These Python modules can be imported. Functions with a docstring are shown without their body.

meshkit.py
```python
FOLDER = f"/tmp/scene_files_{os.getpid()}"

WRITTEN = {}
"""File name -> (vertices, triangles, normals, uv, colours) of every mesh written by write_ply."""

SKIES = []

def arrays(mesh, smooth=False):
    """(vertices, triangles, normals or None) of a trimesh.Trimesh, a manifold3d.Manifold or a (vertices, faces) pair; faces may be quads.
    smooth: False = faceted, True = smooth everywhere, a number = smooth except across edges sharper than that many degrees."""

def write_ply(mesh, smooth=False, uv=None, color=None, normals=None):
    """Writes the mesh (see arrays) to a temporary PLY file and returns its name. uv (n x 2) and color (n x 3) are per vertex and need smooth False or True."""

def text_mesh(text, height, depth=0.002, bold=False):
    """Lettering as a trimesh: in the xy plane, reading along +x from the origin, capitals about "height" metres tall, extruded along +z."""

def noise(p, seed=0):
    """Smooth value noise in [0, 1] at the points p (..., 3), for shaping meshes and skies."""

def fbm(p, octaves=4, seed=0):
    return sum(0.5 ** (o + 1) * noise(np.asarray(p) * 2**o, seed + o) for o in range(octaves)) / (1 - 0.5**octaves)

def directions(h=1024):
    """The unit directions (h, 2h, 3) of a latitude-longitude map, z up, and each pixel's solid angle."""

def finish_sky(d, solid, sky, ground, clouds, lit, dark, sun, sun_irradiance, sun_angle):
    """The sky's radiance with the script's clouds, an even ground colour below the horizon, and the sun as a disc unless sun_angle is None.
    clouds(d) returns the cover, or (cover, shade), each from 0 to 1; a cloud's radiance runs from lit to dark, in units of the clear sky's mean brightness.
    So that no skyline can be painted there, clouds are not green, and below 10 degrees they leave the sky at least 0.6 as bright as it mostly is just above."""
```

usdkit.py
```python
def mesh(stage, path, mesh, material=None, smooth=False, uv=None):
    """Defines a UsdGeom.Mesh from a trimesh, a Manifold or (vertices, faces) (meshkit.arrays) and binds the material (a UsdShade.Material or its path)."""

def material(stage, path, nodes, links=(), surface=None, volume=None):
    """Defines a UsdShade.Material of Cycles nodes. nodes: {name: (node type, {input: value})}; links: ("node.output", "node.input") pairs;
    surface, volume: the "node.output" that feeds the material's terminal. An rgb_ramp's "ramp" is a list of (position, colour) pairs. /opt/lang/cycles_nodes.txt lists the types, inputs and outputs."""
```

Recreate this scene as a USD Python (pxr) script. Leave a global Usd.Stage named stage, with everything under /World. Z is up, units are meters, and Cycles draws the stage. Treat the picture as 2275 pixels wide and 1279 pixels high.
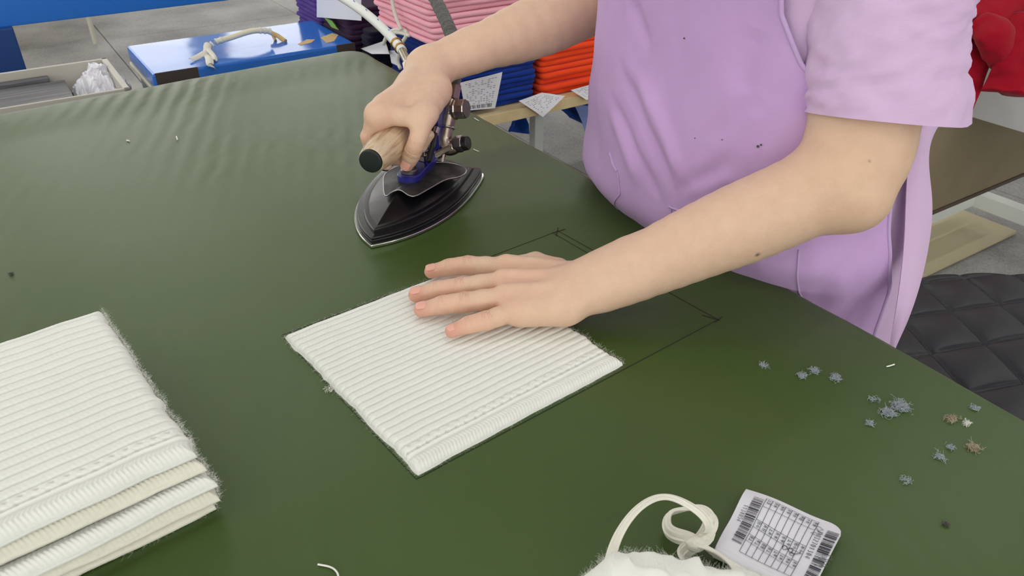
import math, random, re, numpy as np, trimesh, usdkit, meshkit
from pxr import Usd, UsdGeom, UsdLux, UsdShade, Sdf, Gf, Vt

stage = Usd.Stage.CreateInMemory()
UsdGeom.SetStageUpAxis(stage, 'Z'); UsdGeom.SetStageMetersPerUnit(stage, 1.0)
UsdGeom.Xform.Define(stage, '/World'); UsdGeom.Scope.Define(stage, '/World/Looks')
rnd = random.Random(7); rng = np.random.default_rng(7)

# ---------------------------------------------------------------- camera
FPX, CX, CY, CAMZ, TZ = 1750.0, 1137.5, 639.5, 1.25, 0.80      # focal length in pixels of a 2275 x 1279 frame; camera height; table height
PITCH = math.atan2(1092, FPX)
cam = UsdGeom.Camera.Define(stage, '/World/camera')
cam.CreateHorizontalApertureAttr(36.0); cam.CreateFocalLengthAttr(36.0 * FPX / 2275)
cam.CreateFStopAttr(22.0); cam.CreateFocusDistanceAttr(0.85)
cam.CreateClippingRangeAttr((0.02, 100.0))
cam.AddTranslateOp().Set(Gf.Vec3d(0, 0, CAMZ)); cam.AddRotateXOp().Set(90 - math.degrees(PITCH))
cam.CreateExposureAttr(0.0)
# ---------------------------------------------------------------- lights: rows of ceiling tubes (the only lamps of the workshop)
LIGHT_Z, LIGHT_POWER, LIGHT_COLOR = 2.85, 12.5, (1.0, 0.985, 0.95)
WINDOW_POWER, FRONT_POWER, BACK_POWER, WINDOW_COLOR = 2.5, 4.2, 2.7, (1.0, 0.985, 0.95)          # daylight through the windows of the left and the front wall
ROWS, COLS = (-3.2, -1.2, 0.8, 2.8, 4.8, 6.8), (-3.4, -1.4, 0.6, 2.6, 4.6)

# ---------------------------------------------------------------- frames and helpers
A3 = lambda *p: np.array(p, float)
cP, sP = math.cos(PITCH), math.sin(PITCH)
CAM, RT, UP, FW = A3(0, 0, CAMZ), A3(1, 0, 0), A3(0, sP, cP), A3(0, cP, -sP)
XA, YA = A3(.836, .548, 0), A3(-.548, .836, 0)            # the workshop's two directions: along the benches, and away along the table's edge
E_, F_ = -YA, -XA                                          # the worker's left, and the way she faces
ROT = math.degrees(math.atan2(.548, .836))
def ray(u, v): return RT * (u - CX) / FPX - UP * (v - CY) / FPX + FW
def onz(u, v, z=TZ):
    d = ray(u, v); return CAM + d * ((z - CAM[2]) / d[2])
def dep(u, v, d): return CAM + ray(u, v) * d
def unit(v): v = np.asarray(v, float); return v / np.linalg.norm(v)
def lin(r, g, b): return tuple(((c / 255 / 12.92) if c / 255 <= .04045 else ((c / 255 + .055) / 1.055) ** 2.4) for c in (r, g, b))

used = {}
def numbered(path):
    n = used.get(path, 0); used[path] = n + 1
    return path if n == 0 else f'{path}_{n:03d}'
def tag(p, label=None, cat=None, group=None, kind=None):
    p = p.GetPrim() if hasattr(p, 'GetPrim') else p
    for k, v in (('label', label), ('category', cat), ('group', group), ('kind', kind)):
        if v: p.SetCustomDataByKey(k, v)
    return p
def thing(name, label, cat, loc=(0, 0, 0), group=None, rotz=0.0):
    x = UsdGeom.Xform.Define(stage, numbered('/World/' + name))
    x.AddTranslateOp().Set(Gf.Vec3d(*map(float, loc)))
    if rotz: x.AddRotateZOp().Set(float(rotz))
    return tag(x, label, cat, group)
def place(parent):                                            # world position of a thing (no rotation) so that its parts can be given in world coordinates
    p = parent
    while p.GetParent().GetName() != 'World': p = p.GetParent()
    return np.array(UsdGeom.Xformable(p).GetLocalTransformation().ExtractTranslation())
def V(mesh): return (np.asarray(mesh.vertices, float), np.asarray(mesh.faces)) if hasattr(mesh, 'vertices') else (np.asarray(mesh[0], float), np.asarray(mesh[1]))
def obj(name, mesh, mat, parent=None, smooth=35, local=False, tint=None, label=None, kind=None):
    """One Mesh prim. World coordinates unless local; parts are written relative to their thing."""
    if hasattr(mesh, 'to_mesh'):
        m = mesh.to_mesh(); mesh = (m.vert_properties[:, :3], m.tri_verts)
    v, f = V(mesh); v = np.array(v)
    if parent is not None and not local: v = v - place(parent)
    base = str(parent.GetPath()) if parent is not None else '/World'
    m = usdkit.mesh(stage, numbered(base + '/' + name), (v, f), LOOK[mat] if isinstance(mat, str) else mat, smooth=True if tint is not None else smooth)
    if tint is not None:
        UsdGeom.PrimvarsAPI(m).CreatePrimvar('tint', Sdf.ValueTypeNames.Color3fArray, 'vertex').Set(Vt.Vec3fArray.FromNumpy(np.asarray(tint, np.float32)))
    return tag(m, label, None, None, kind)
def single(name, mesh, mat, label, cat, loc, group=None, smooth=35, **k):      # a thing that is one mesh
    x = thing(name, label, cat, loc, group)
    return x, obj(k.pop('part', name), mesh, mat, x, smooth, **k)
def struct(name, mesh, mat, parent=None, smooth=False):
    p = obj(name, mesh, mat, parent, smooth)
    return tag(p, kind='structure') if parent is None else p
def curves(name, strands, width, mat, parent, label=None, kind='stuff'):
    """BasisCurves; strands is (n, k, 3) in world coordinates."""
    s = np.asarray(strands, np.float32) - place(parent).astype(np.float32)
    c = UsdGeom.BasisCurves.Define(stage, numbered(str(parent.GetPath()) + '/' + name))
    c.CreateTypeAttr('linear'); c.CreatePointsAttr(Vt.Vec3fArray.FromNumpy(s.reshape(-1, 3)))
    c.CreateCurveVertexCountsAttr(Vt.IntArray.FromNumpy(np.full(len(s), s.shape[1], np.int32)))
    c.CreateWidthsAttr(Vt.FloatArray.FromNumpy(np.full(1, width, np.float32))); c.SetWidthsInterpolation('constant')
    UsdShade.MaterialBindingAPI.Apply(c.GetPrim()).Bind(LOOK[mat])
    return tag(c, label, None, None, kind)

# shapes --------------------------------------------------------------------------------------------------------------
def cat(*ms):
    vs, fs, n = [], [], 0
    for m in ms:
        if isinstance(m, list): m = cat(*m)
        v, f = V(m)
        if f.shape[1] == 4: f = np.vstack([f[:, [0, 1, 2]], f[:, [0, 2, 3]]])
        vs.append(v); fs.append(f + n); n += len(v)
    return np.vstack(vs), np.vstack(fs)
def frame(x, y, z, o): return np.array([[x[0], y[0], z[0], o[0]], [x[1], y[1], z[1], o[1]], [x[2], y[2], z[2], o[2]], [0, 0, 0, 1.]])
def tf(mesh, M):
    v, f = V(mesh); return v @ M[:3, :3].T + M[:3, 3], f
def rbox(sx, sy, sz, r=.004, seg=2):
    """Box with rounded vertical and horizontal edges, centred, as stacked inset outlines."""
    r = min(r, sx / 2.01, sy / 2.01, sz / 2.01)
    prof = [(r * (1 - math.sin(t)), -sz / 2 + r * (1 - math.cos(t))) for t in np.linspace(0, math.pi / 2, seg + 1)]
    prof += [(i, -z) for i, z in reversed(prof)]
    rings = []
    for inset, z in prof:
        c = []
        for qx, qy, a0 in ((1, 1, 0), (-1, 1, 90), (-1, -1, 180), (1, -1, 270)):
            rr = max(r - inset, 1e-5)
            for t in np.linspace(0, math.pi / 2, seg + 1):
                a = math.radians(a0) + t
                c.append((qx * (sx / 2 - r) + rr * math.cos(a), qy * (sy / 2 - r) + rr * math.sin(a), z))
        rings.append(c)
    return loft(np.array(rings))
def loft(rings, close=True, caps=True):
    """rings (m, n, 3), each a closed loop."""
    R = np.asarray(rings, float); m, n = R.shape[:2]
    i, j = np.meshgrid(np.arange(m - 1), np.arange(n), indexing='ij'); j2 = (j + 1) % n
    q = np.stack([i * n + j, i * n + j2, (i + 1) * n + j2, (i + 1) * n + j], -1).reshape(-1, 4)
    f = np.vstack([q[:, [0, 1, 2]], q[:, [0, 2, 3]]]); v = R.reshape(-1, 3)
    if caps:
        k = len(v); v = np.vstack([v, R[0].mean(0), R[-1].mean(0)])
        a = np.arange(n); b = (a + 1) % n
        f = np.vstack([f, np.stack([b, a, np.full(n, k)], 1), np.stack([(m - 1) * n + a, (m - 1) * n + b, np.full(n, k + 1)], 1)])
    return v, f
def smoothpath(pts, n=60):
    from scipy.interpolate import CubicSpline
    p = np.asarray(pts, float); t = np.r_[0, np.cumsum(np.linalg.norm(np.diff(p, axis=0), axis=1))]
    return CubicSpline(t, p, axis=0)(np.linspace(0, t[-1], n))
def tube(path, r, sides=12, caps=True, flat=None, up=None):
    """Sweep a circle (or an ellipse r x r*flat) along a polyline; r may be per point."""
    p = np.asarray(path, float); t = np.gradient(p, axis=0); t /= np.linalg.norm(t, axis=1, keepdims=True) + 1e-12
    n0 = np.cross(t[0], up if up is not None else (A3(0, 0, 1) if abs(t[0][2]) < .9 else A3(1, 0, 0))); n = [unit(n0)]
    for k in range(1, len(p)):
        w = n[-1] - t[k] * (n[-1] @ t[k]); n.append(unit(w))
    n = np.array(n); b = np.cross(t, n); r = np.broadcast_to(r, (len(p),)); a = np.arange(sides) * 2 * math.pi / sides
    fl = 1 if flat is None else flat
    return loft(p[:, None] + r[:, None, None] * (np.cos(a)[None, :, None] * n[:, None] + fl * np.sin(a)[None, :, None] * b[:, None]), caps=caps)
def cyl(a, b, r, r2=None, sides=24, bev=0.0):
    a, b = np.asarray(a, float), np.asarray(b, float); r2 = r if r2 is None else r2; d = unit(b - a)
    n = unit(np.cross(d, A3(0, 0, 1) if abs(d[2]) < .9 else A3(1, 0, 0))); m = np.cross(d, n); t = np.arange(sides) * 2 * math.pi / sides
    L = np.linalg.norm(b - a); rows = [(0, r - bev), (bev, r), (L - bev, r2), (L, r2 - bev)] if bev else [(0, r), (L, r2)]
    return loft(np.array([a + d * h + q * (np.cos(t)[:, None] * n + np.sin(t)[:, None] * m) for h, q in rows]))
def lathe(a, d, prof, sides=32):
    """Revolve (height, radius) pairs about the axis through a along d."""
    d = unit(d); n = unit(np.cross(d, A3(0, 0, 1) if abs(d[2]) < .9 else A3(1, 0, 0))); m = np.cross(d, n); t = np.arange(sides) * 2 * math.pi / sides
    return loft(np.array([np.asarray(a) + d * h + q * (np.cos(t)[:, None] * n + np.sin(t)[:, None] * m) for h, q in prof]))
def grid_faces(m, n, wrap=False):
    i, j = np.meshgrid(np.arange(m - 1), np.arange(n if wrap else n - 1), indexing='ij'); j2 = (j + 1) % n
    q = np.stack([i * n + j, i * n + j2, (i + 1) * n + j2, (i + 1) * n + j], -1).reshape(-1, 4)
    return np.vstack([q[:, [0, 1, 2]], q[:, [0, 2, 3]]])
def sheet(P, th, N=None):
    """A (m, n, 3) grid of points given a thickness th along its normals: a closed solid."""
    P = np.asarray(P, float); m, n = P.shape[:2]
    if N is None:
        N = np.cross(np.gradient(P, axis=0), np.gradient(P, axis=1)); N /= np.linalg.norm(N, axis=2, keepdims=True) + 1e-12
    v = np.vstack([P.reshape(-1, 3), (P - N * th).reshape(-1, 3)]); f = grid_faces(m, n); k = m * n
    idx = np.arange(k).reshape(m, n)
    rim = np.r_[idx[0, :-1], idx[:-1, -1], idx[-1, :0:-1], idx[:0:-1, 0]]; r2 = np.roll(rim, -1)
    side = np.vstack([np.stack([rim, rim + k, r2], 1), np.stack([r2, rim + k, r2 + k], 1)])
    return v, np.vstack([f, f[:, ::-1] + k, side])
def prism(poly, z0, z1):
    """Extruded polygon (xy points, convex or star-shaped about its mean)."""
    p = np.asarray(poly, float)[:, :2]
    return loft(np.array([np.c_[p, np.full(len(p), z)] for z in (z0, z1)]))
def roundpoly(pts, r, seg=6):
    p = [np.asarray(q, float)[:2] for q in pts]; out = []; n = len(p); r = np.broadcast_to(r, (n,))
    for i in range(n):
        a, b, c = p[i - 1], p[i], p[(i + 1) % n]; u, w = unit(a - b), unit(c - b)
        if r[i] <= 0: out.append(b); continue
        th = math.acos(np.clip(u @ w, -1, 1)); t = r[i] / math.tan(th / 2); s, e = b + u * t, b + w * t
        for k in np.linspace(0, 1, seg + 1): out.append((1 - k) ** 2 * s + 2 * k * (1 - k) * b + k * k * e)
    return np.array(out)
def inset(poly, d):
    p = np.asarray(poly, float); t = np.roll(p, -1, 0) - np.roll(p, 1, 0); t /= np.linalg.norm(t, axis=1, keepdims=True) + 1e-12
    area = np.sum(p[:, 0] * np.roll(p[:, 1], -1) - p[:, 1] * np.roll(p[:, 0], -1)); s = 1 if area > 0 else -1
    return p + s * d * np.c_[-t[:, 1], t[:, 0]]
def bar(a, b, w, h, r=.002, up=(0, 0, 1)):
    """A bar of section w x h from a to b."""
    a, b = np.asarray(a, float), np.asarray(b, float); d = unit(b - a); y = unit(np.cross(A3(*up) if abs(d @ A3(*up)) < .95 else A3(1, 0, 0), d)); z = np.cross(d, y)
    return tf(rbox(np.linalg.norm(b - a), w, h, r, 1), frame(d, y, z, (a + b) / 2))
def obox(o, sx, sy, sz, r=.004, x=None, seg=2):
    """Rounded box aligned with the workshop's directions: o = the low corner (near left), sx along XA, sy along YA."""
    x = XA if x is None else x; y = np.cross(A3(0, 0, 1), x)
    return tf(rbox(sx, sy, sz, r, seg), frame(x, y, A3(0, 0, 1), np.asarray(o) + x * sx / 2 + y * sy / 2 + A3(0, 0, sz / 2)))
fbm = meshkit.fbm

# materials -----------------------------------------------------------------------------------------------------------
LOOK = {}
def mat(name, color, rough=.5, metal=0, spec=.5, noise=None, bump=None, coat=0, sheen=0, sss=None, tint=False, wear=None, extra=None):
    """A principled material. noise = (scale, second colour, contrast centre); bump = (scale, distance, detail); wear = (scale, colour, from, to)."""
    n = {'p': ('principled_bsdf', dict(roughness=rough, metallic=metal, specular_ior_level=spec, coat_weight=coat, sheen_weight=sheen)), 'g': ('texture_coordinate', {})}
    L = []; src = None; n['p'][1]['base_color'] = color
    if tint: n['at'] = ('attribute', {'attribute': 'tint'}); src = 'at.color'
    if noise:
        n['n'] = ('noise_texture', dict(scale=noise[0], detail=4.0, roughness=.6)); n['r'] = ('map_range', dict(from_min=noise[2] - .18, from_max=noise[2] + .18))
        n['m'] = ('mix_color', dict(a=color, b=noise[1])); L += [('g.object', 'n.vector'), ('n.fac', 'r.value'), ('r.result', 'm.fac')]
        if src:
            n['m'] = ('mix_color', dict(blend_type='multiply', fac=1.0)); n['mm'] = ('mix_color', dict(a=(1, 1, 1), b=noise[1])); L = [x for x in L if x[1] != 'm.fac'] + [('r.result', 'mm.fac'), (src, 'm.a'), ('mm.result', 'm.b')]
        src = 'm.result'
    if wear:
        n['wn'] = ('noise_texture', dict(scale=wear[0], detail=6.0, roughness=.65)); n['wr'] = ('map_range', dict(from_min=wear[2], from_max=wear[3]))
        n['wm'] = ('mix_color', dict(a=color, b=wear[1])); L += [('g.object', 'wn.vector'), ('wn.fac', 'wr.value'), ('wr.result', 'wm.fac')]
        if src: L.append((src, 'wm.a'))
        src = 'wm.result'
    if src: L.append((src, 'p.base_color'))
    if bump:
        n['bn'] = ('noise_texture', dict(scale=bump[0], detail=float(bump[2]), roughness=.6)); n['b'] = ('bump', dict(distance=bump[1], strength=1.0))
        L += [('g.object', 'bn.vector'), ('bn.fac', 'b.height'), ('b.normal', 'p.normal')]
    if sss: n['p'][1].update(subsurface_weight=sss[0], subsurface_scale=sss[1], subsurface_radius=(1.0, .35, .2))
    if extra: extra(n, L)
    LOOK[name] = usdkit.material(stage, '/World/Looks/' + name, n, L, surface='p.BSDF'); return name

def green_cover(n, L):
    n['gp'] = ('geometry', {})
    # the padded cover lies in faint ripples across its far half, and is dusted and faded in places
    n['mp'] = ('mapping', dict(rotation=(0, 0, math.radians(-12)), scale=(1, 1, 1)))
    n['w'] = ('wave_texture', dict(scale=11.0, distortion=2.2, detail=2.0, detail_scale=1.4, bands_direction='x'))
    n['n2'] = ('noise_texture', dict(scale=3.0, detail=2.0)); n['r2'] = ('map_range', dict(from_min=.42, from_max=.68, to_max=.0011))
    n['sep'] = ('separate_xyz', {}); n['ry'] = ('map_range', dict(from_min=.75, from_max=1.25, to_min=0.0, to_max=1.0))
    n['mul'] = ('math', dict(math_type='multiply')); n['mul2'] = ('math', dict(math_type='multiply'))
    n['fine'] = ('noise_texture', dict(scale=900.0, detail=2.0)); n['b1'] = ('bump', dict(distance=.00012, strength=.6)); n['b2'] = ('bump', dict(distance=1.0, strength=1.0))
    # the cover sags gently along its far edge
    cn_, eb_ = onz(795, 105), unit(onz(0, 250) - onz(795, 105)); ne_ = A3(-eb_[1], eb_[0], 0); ne_ = ne_ * np.sign((onz(1100, 900) - cn_) @ ne_)
    n['dt'] = ('vector_math', dict(math_type='dot_product', vector2=tuple(ne_))); n['dr'] = ('map_range', dict(range_type='smoothstep', from_min=float(cn_ @ ne_) + .03, from_max=float(cn_ @ ne_) + .17, to_min=.0040, to_max=0.0)); n['sm'] = ('math', dict(math_type='add'))
    L += [('gp.position', 'dt.vector1'), ('dt.value', 'dr.value'), ('dr.result', 'sm.value1'), ('mul2.value', 'sm.value2'), ('sm.value', 'b2.height')]
    L += [('gp.position', 'mp.vector'), ('mp.vector', 'w.vector'), ('gp.position', 'n2.vector'), ('n2.fac', 'r2.value'), ('gp.position', 'sep.vector'), ('sep.y', 'ry.value'),
          ('w.fac', 'mul.value1'), ('r2.result', 'mul.value2'), ('mul.value', 'mul2.value1'), ('ry.result', 'mul2.value2'), 
          ('g.object', 'fine.vector'), ('fine.fac', 'b1.height'), ('b2.normal', 'b1.normal'), ('b1.normal', 'p.normal')]
mat('green_cover', lin(58, 81, 28), .40, spec=.44, noise=(5, lin(64, 85, 34), .52), wear=(1.7, lin(76, 90, 50), .58, .85), extra=green_cover)
mat('pencil', lin(34, 38, 26), .7)
mat('skin', (.6, .38, .27), .48, spec=.35, tint=True, noise=(70, (.94, .925, .91), .5), bump=(420, .00035, 3), sss=(.18, .006))
mat('nail', lin(228, 170, 154), .3, spec=.45)
def weave(scale, dist):
    def f(n, L):
        n['wa'] = ('wave_texture', dict(scale=scale, bands_direction='z', distortion=1.0)); n['wb'] = ('bump', dict(distance=dist, strength=.5)); L += [('g.object', 'wa.vector'), ('wa.fac', 'wb.height'), ('wb.normal', 'p.normal')]
    return f
mat('apron', lin(200, 166, 216), .8, spec=.2, sheen=.1, noise=(9, lin(196, 160, 210), .5), extra=weave(700, .00005))
mat('apron_trim', lin(196, 166, 212), .8, spec=.25, sheen=.15)
mat('shirt', lin(214, 185, 219), .85, spec=.2, sheen=.1, noise=(12, lin(209, 179, 215), .5), extra=weave(620, .00006))
mat('trousers', lin(40, 42, 55), .85); mat('shoe', lin(30, 30, 32), .5); mat('hair', lin(25, 20, 18), .5)
mat('knit_white', lin(234, 236, 229), .9, spec=.12, sheen=.08)
mat('knit_cream', lin(235, 233, 218), .9, spec=.12, sheen=.08)
mat('fluff_white', lin(236, 236, 230), .95, spec=.1)
mat('chrome', lin(205, 205, 200), .16, metal=1, bump=(60, .0002, 2))
mat('nickel', lin(206, 198, 184), .3, metal=1, noise=(40, lin(160, 146, 128), .5))
mat('nickel_dark', lin(140, 130, 134), .36, metal=1)
mat('brass', lin(180, 140, 80), .3, metal=1)
mat('black_enamel', lin(15, 15, 20), .3, spec=.5, wear=(90, lin(64, 62, 66), .68, .82))
mat('black_satin', lin(24, 24, 26), .36, spec=.5, wear=(45, lin(90, 88, 88), .62, .8))
mat('grey_casting', lin(52, 52, 54), .42, metal=.5, noise=(38, lin(92, 92, 90), .55))
mat('worn_edge', lin(190, 188, 186), .3, metal=.9)
mat('blue_paint', lin(34, 36, 120), .3, spec=.6, wear=(50, lin(110, 115, 150), .64, .8))
def wood_grain(n, L):
    n['m2'] = ('mapping', dict(mapping_type='texture', rotation=(0, 0, math.radians(-15.2)), scale=(1 / 90, 1 / 5, 1 / 90)))
    n['wn2'] = ('noise_texture', dict(scale=1.6, detail=4.0, distortion=.4)); n['rp'] = ('rgb_ramp', dict(ramp=[(.3, lin(150, 120, 90)), (.45, lin(196, 170, 138)), (.6, lin(214, 194, 164)), (.75, lin(176, 146, 112))]))
    L += [('g.object', 'm2.vector'), ('m2.vector', 'wn2.vector'), ('wn2.fac', 'rp.fac'), ('rp.color', 'p.base_color')]
mat('wood_handle', lin(180, 150, 115), .38, spec=.5, extra=wood_grain)
mat('black_cap', lin(16, 26, 24), .45)
mat('hose', lin(226, 228, 226), .25, spec=.6); mat('hose_mark', lin(70, 100, 170), .4)
mat('cord', lin(78, 76, 74), .95, sheen=.3, bump=(260, .002, 3))
mat('ink', lin(40, 42, 50), .6); mat('ink_soft', lin(92, 94, 100), .7); mat('ink_pale', lin(140, 142, 150), .7)
mat('label_cloth', lin(226, 226, 234), .6, spec=.35, sheen=.1)
mat('paper', lin(228, 230, 238), .6)
mat('ribbon', lin(232, 230, 218), .85, spec=.2, bump=(900, .0004, 2))
mat('blue_steel', lin(30, 112, 208), .34, spec=.5); mat('blue_dark', lin(16, 62, 128), .45)
mat('case_blue', lin(50, 114, 206), .12, spec=.2, bump=(7, .0012, 2)); mat('case_chip', lin(64, 56, 52), .7); mat('case_rust', lin(206, 174, 122), .7); mat('cream_band', lin(226, 222, 196), .5)
mat('cream_paint', lin(214, 212, 196), .5); mat('grey_metal', lin(150, 152, 150), .4, metal=.3); mat('tray_paint', lin(196, 192, 182), .5); mat('tray_inside', lin(116, 106, 92), .6, noise=(14, lin(100, 92, 84), .5))
def board(n, L):
    n['m2'] = ('mapping', dict(mapping_type='texture', rotation=(0, 0, math.radians(33.2)), scale=(1 / 3, 1 / 60, 1 / 30))); n['q'] = ('noise_texture', dict(scale=2.0, detail=4.0)); n['rp'] = ('rgb_ramp', dict(ramp=[(.3, lin(58, 58, 62)), (.55, lin(92, 92, 98)), (.75, lin(128, 126, 128))]))
    L += [('g.object', 'm2.vector'), ('m2.vector', 'q.vector'), ('q.fac', 'rp.fac'), ('rp.color', 'p.base_color')]
mat('grey_board', lin(92, 92, 98), .55, extra=board)
mat('plastic_film', lin(236, 236, 244), .3, spec=.6)
mat('clear_film', lin(120, 140, 200), .35, spec=.6)
mat('bench_wood', lin(224, 204, 160), .5, noise=(20, lin(208, 184, 138), .5)); mat('leg_grey', lin(176, 180, 178), .45)
for nm, c in (('pink', (250, 182, 198)), ('royal', (22, 58, 150)), ('orange', (250, 78, 34)), ('purple', (84, 58, 150)), ('plum', (58, 32, 66)), ('navy', (18, 18, 44)), ('red', (158, 12, 36)), ('lime', (126, 178, 78)), ('blue_bag', (24, 72, 160))):
    mat('yarn_' + nm, lin(*c), .9, spec=.15, sheen=.1, bump=(500, .0008, 2))
mat('quilt_black', lin(24, 23, 33), .42, spec=.45, bump=(300, .0002, 2))
mat('white_panel', lin(214, 218, 218), .5); mat('white_rail', lin(232, 238, 234), .5); mat('tan_board', lin(150, 136, 108), .6, noise=(6, lin(140, 126, 98), .5)); mat('beige_board', lin(200, 188, 156), .6); mat('dark_edge', lin(92, 78, 68), .7)
mat('lint_grey', lin(170, 178, 186), .95); mat('lint_tan', lin(178, 164, 140), .95)
mat('wall_paint', lin(226, 228, 226), .8); mat('ceiling_paint', lin(232, 232, 230), .9)
def terrazzo(n, L):
    n['v'] = ('voronoi_texture', dict(scale=210.0)); n['n3'] = ('noise_texture', dict(scale=2.2, detail=5.0)); n['rp'] = ('rgb_ramp', dict(ramp=[(.3, lin(104, 96, 90)), (.52, lin(142, 132, 126)), (.72, lin(170, 160, 152))]))
    n['mx'] = ('mix_color', dict(fac=.16)); L += [('g.object', 'v.vector'), ('g.object', 'n3.vector'), ('n3.fac', 'rp.fac'), ('rp.color', 'mx.a'), ('v.color', 'mx.b'), ('mx.result', 'hs.color'), ('hs.color', 'p.base_color')]
    n['hs'] = ('hsv', dict(saturation=.18)) if True else None
mat('terrazzo', lin(140, 136, 134), .62, spec=.25, extra=terrazzo); mat('grout', lin(98, 94, 90), .8)
mat('fixture', lin(230, 230, 230), .5)

# ---------------------------------------------------------------- the workshop: floor of slabs, walls, ceiling
X0, X1, Y0, Y1, HZ = -5.4, 6.0, -4.2, 8.4, 3.2
W = lambda x, y, z=0: XA * x + YA * y + A3(0, 0, z)
fl = UsdGeom.Xform.Define(stage, '/World/floor').GetPrim(); tag(fl, 'grey speckled floor slabs under the worktables', None, None, 'structure')
obj('bedding', obox(W(X0, Y0, -.12), X1 - X0, Y1 - Y0, .10, .001, seg=1), 'grout', fl, False)
TILE = 1.2
for i in range(int((X1 - X0) / TILE) + 1):
    for j in range(int((Y1 - Y0) / TILE) + 1):
        x, y = X0 + i * TILE, Y0 + j * TILE; sx, sy = min(TILE, X1 - x) - .0035, min(TILE, Y1 - y) - .0035
        if sx > .05 and sy > .05: obj('slab', obox(W(x, y, -.02), sx, sy, .02, .002, seg=1), 'terrazzo', fl, False)
for nm, o, sx, sy in (('wall_left', (X0 - .1, Y0), .1, Y1 - Y0), ('wall_right', (X1, Y0), .1, Y1 - Y0), ('wall_front', (X0, Y0 - .1), X1 - X0, .1), ('wall_back', (X0, Y1), X1 - X0, .1)):
    tag(struct(nm, obox(W(o[0], o[1], 0), sx, sy, HZ, .001, seg=1), 'wall_paint'), 'plain white painted workshop wall')
tag(struct('ceiling', obox(W(X0, Y0, HZ), X1 - X0, Y1 - Y0, .1, .001, seg=1), 'ceiling_paint'), 'plain white workshop ceiling')
for i, y in enumerate(ROWS):
    for j, x in enumerate(COLS):
        o = W(x, y, LIGHT_Z)
        nth = ('first', 'second', 'third', 'fourth', 'fifth', 'sixth')
        t = thing('ceiling_light', f'white ceiling tube light, {nth[i]} row from the front wall, {nth[j]} from the left wall', 'ceiling light', o, 'ceiling tube lights', ROT)
        obj('housing', tf(rbox(1.3, .16, .05, .01, 1), frame(A3(1, 0, 0), A3(0, 1, 0), A3(0, 0, 1), A3(0, 0, .03))), 'fixture', t, 30, True)
        for q in (-.5, .5): obj('hanger', cyl((q, 0, .05), (q, 0, HZ - LIGHT_Z), .006, sides=6), 'fixture', t, 30, True)
        l = UsdLux.RectLight.Define(stage, str(t.GetPath()) + '/tube'); l.CreateWidthAttr(1.25); l.CreateHeightAttr(.12); l.CreateIntensityAttr(LIGHT_POWER); l.CreateColorAttr(Gf.Vec3f(*LIGHT_COLOR))

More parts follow.
